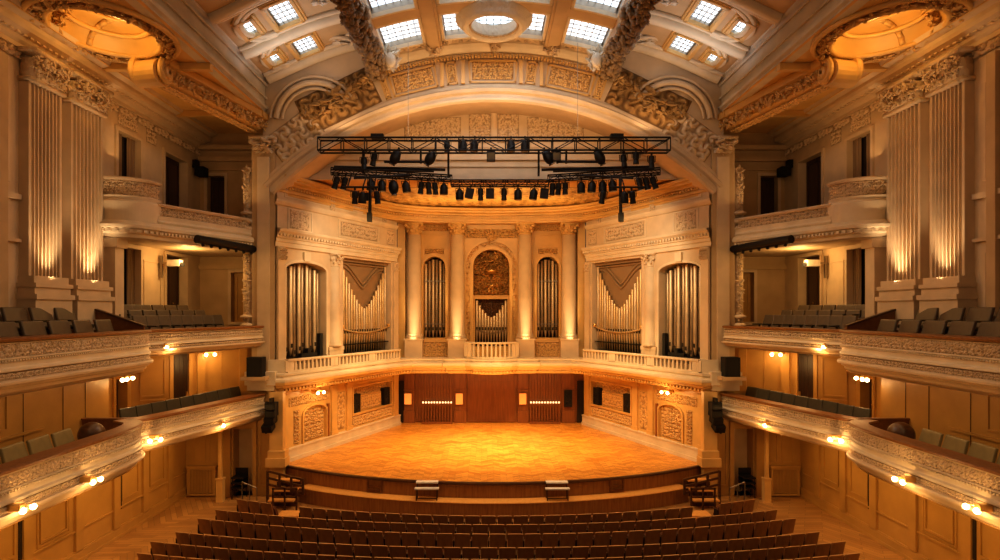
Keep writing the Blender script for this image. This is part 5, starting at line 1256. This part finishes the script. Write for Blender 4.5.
# ================================================================== lights
WARM = (1, .70, .40)
for s in (1, -1):
    for y, e in ((17.6, 42), (19.5, 58)):
        light('pilaster_uplight', 'SPOT', (s*-12.75, y, 8.35), e*7, WARM, .12, target=(s*-13.35, y, 11.0), spot=1.2, blend=1)
    light('coffer_light', 'POINT', (s*-11.3, 17.9, 15.75), 55, (1, .58, .17), .2)
    light('soffit_uplight', 'AREA', (s*-11.6, 22.6, 12.6), 30, (1, .6, .25), 1.5, target=(s*-11.2, 23.2, 16), sy=5)
    light('box_soffit_light', 'POINT', (s*-12.2, 24.0, 9.6), 90, (1, .58, .2), .3)
    light('gallery_side_light', 'SPOT', (s*-4.5, 24.6, 12.2), 620, (1, .72, .42), .5, target=(s*-7.2, 29, 9.5), spot=1.5)
    light('stage_wall_light', 'SPOT', (s*-1.5, 25.2, 9), 1000, (1, .64, .27), .4, target=(s*-7.2, 28.6, 2.8), spot=1.1)
    light('cove_light', 'AREA', (s*-6.6, 24.2, 15.2), 14, (1, .62, .32), 1.5, target=(s*-6.6, 24.9, 17.6), sy=.6)
for cx in (-4.3, -1.9, 1.88, 4.32):
    light('column_uplight', 'SPOT', (cx, 32.2, 5.2), 850, (1, .70, .34), .12, target=(cx, 33.4, 7.4), spot=.55, blend=1)
light('arch_uplight', 'AREA', (0, 23.4, 14.9), 150, (1, .58, .25), 10, target=(0, 25.1, 18.0), sy=.6)
for s in (1, -1):
    light('under_balcony_fill', 'AREA', (s*-11.3, 17, 2.75), 85, (1, .58, .18), 13, target=(s*-12.6, 17, 1.0), sy=.6)  # unseen fill added to brighten the lower wall, no fixture there
    light('under_gallery_fill', 'AREA', (s*-11.5, 15.5, 5.6), 28, (1, .64, .30), 8, target=(s*-12.8, 15.5, 4.0), sy=.5)  # same kind of added fill for the middle wall, no fixture
    light('recess_light', 'POINT', (s*-12.2, 23.6, 5.4), 35, (1, .58, .2), .2)
light('step_fill', 'AREA', (0, 21.9, 11.5), 620, (1, .62, .24), 13, target=(0, 22.2, 0), sy=.4)  # strip of fill added in mid-air to brighten the step tread
light('stage_hot_spot', 'SPOT', (.3, 25.5, 12.6), 3400, (1, .84, .60), .3, target=(.35, 29.2, 1.2), spot=.55, blend=1)
light('skylight_glow', 'AREA', (0, 21.5, 18.0), 170, (.86, .93, 1), 4, target=(0, 21.4, 0), sy=4)
for s in (1, -1): light('vault_glow', 'AREA', (s*-7.2, 22, 16.6), 26, (.92, .95, 1), 2.5, target=(s*-7.3, 22.1, 19), sy=3)
light('apse_fill', 'AREA', (0, 26.8, 12.6), 260, (1, .64, .28), 6, target=(0, 34, 8.3), sy=1)
light('apse_light', 'AREA', (0, 31.0, 12.4), 70, (1, .56, .16), 8, target=(0, 31.2, 14), sy=1.2)
light('gallery_cornice_light', 'AREA', (0, 31.4, 3.5), 75, (1, .6, .2), 9, target=(0, 32.4, 5), sy=.4)
for x, y, e in ((0.2, 25.6, 8500), (-3.8, 24.4, 2600), (3.9, 24.4, 2600)):
    light('stage_spot', 'SPOT', (x, y, 12.3), e, (1, .64, .25), .35, target=(x*.8, 28.8, 1.2), spot=1.1, blend=1)
light('hall_top_fill', 'AREA', (0, 15, 16.8), 330, (1, .56, .20), 8, target=(0, 16, 0), sy=6)  # broad overhead fill, unseen, no fixture modelled
light('hall_fill', 'AREA', (0, 3, 13.5), 235, (1, .68, .42), 9, target=(0, 26, 10), sy=4)
w = bpy.data.worlds.new('world'); SC.world = w; w.use_nodes = True
w.node_tree.nodes['Background'].inputs['Color'].default_value = (1, .74, .48, 1); w.node_tree.nodes['Background'].inputs['Strength'].default_value = .06
SC.view_settings.view_transform = 'Standard'
try: SC.view_settings.look = 'Medium High Contrast'
except Exception: print('nolook')
SC.view_settings.exposure = -0.1
SC.cycles.use_denoising = True
SC.cycles.max_bounces = 6
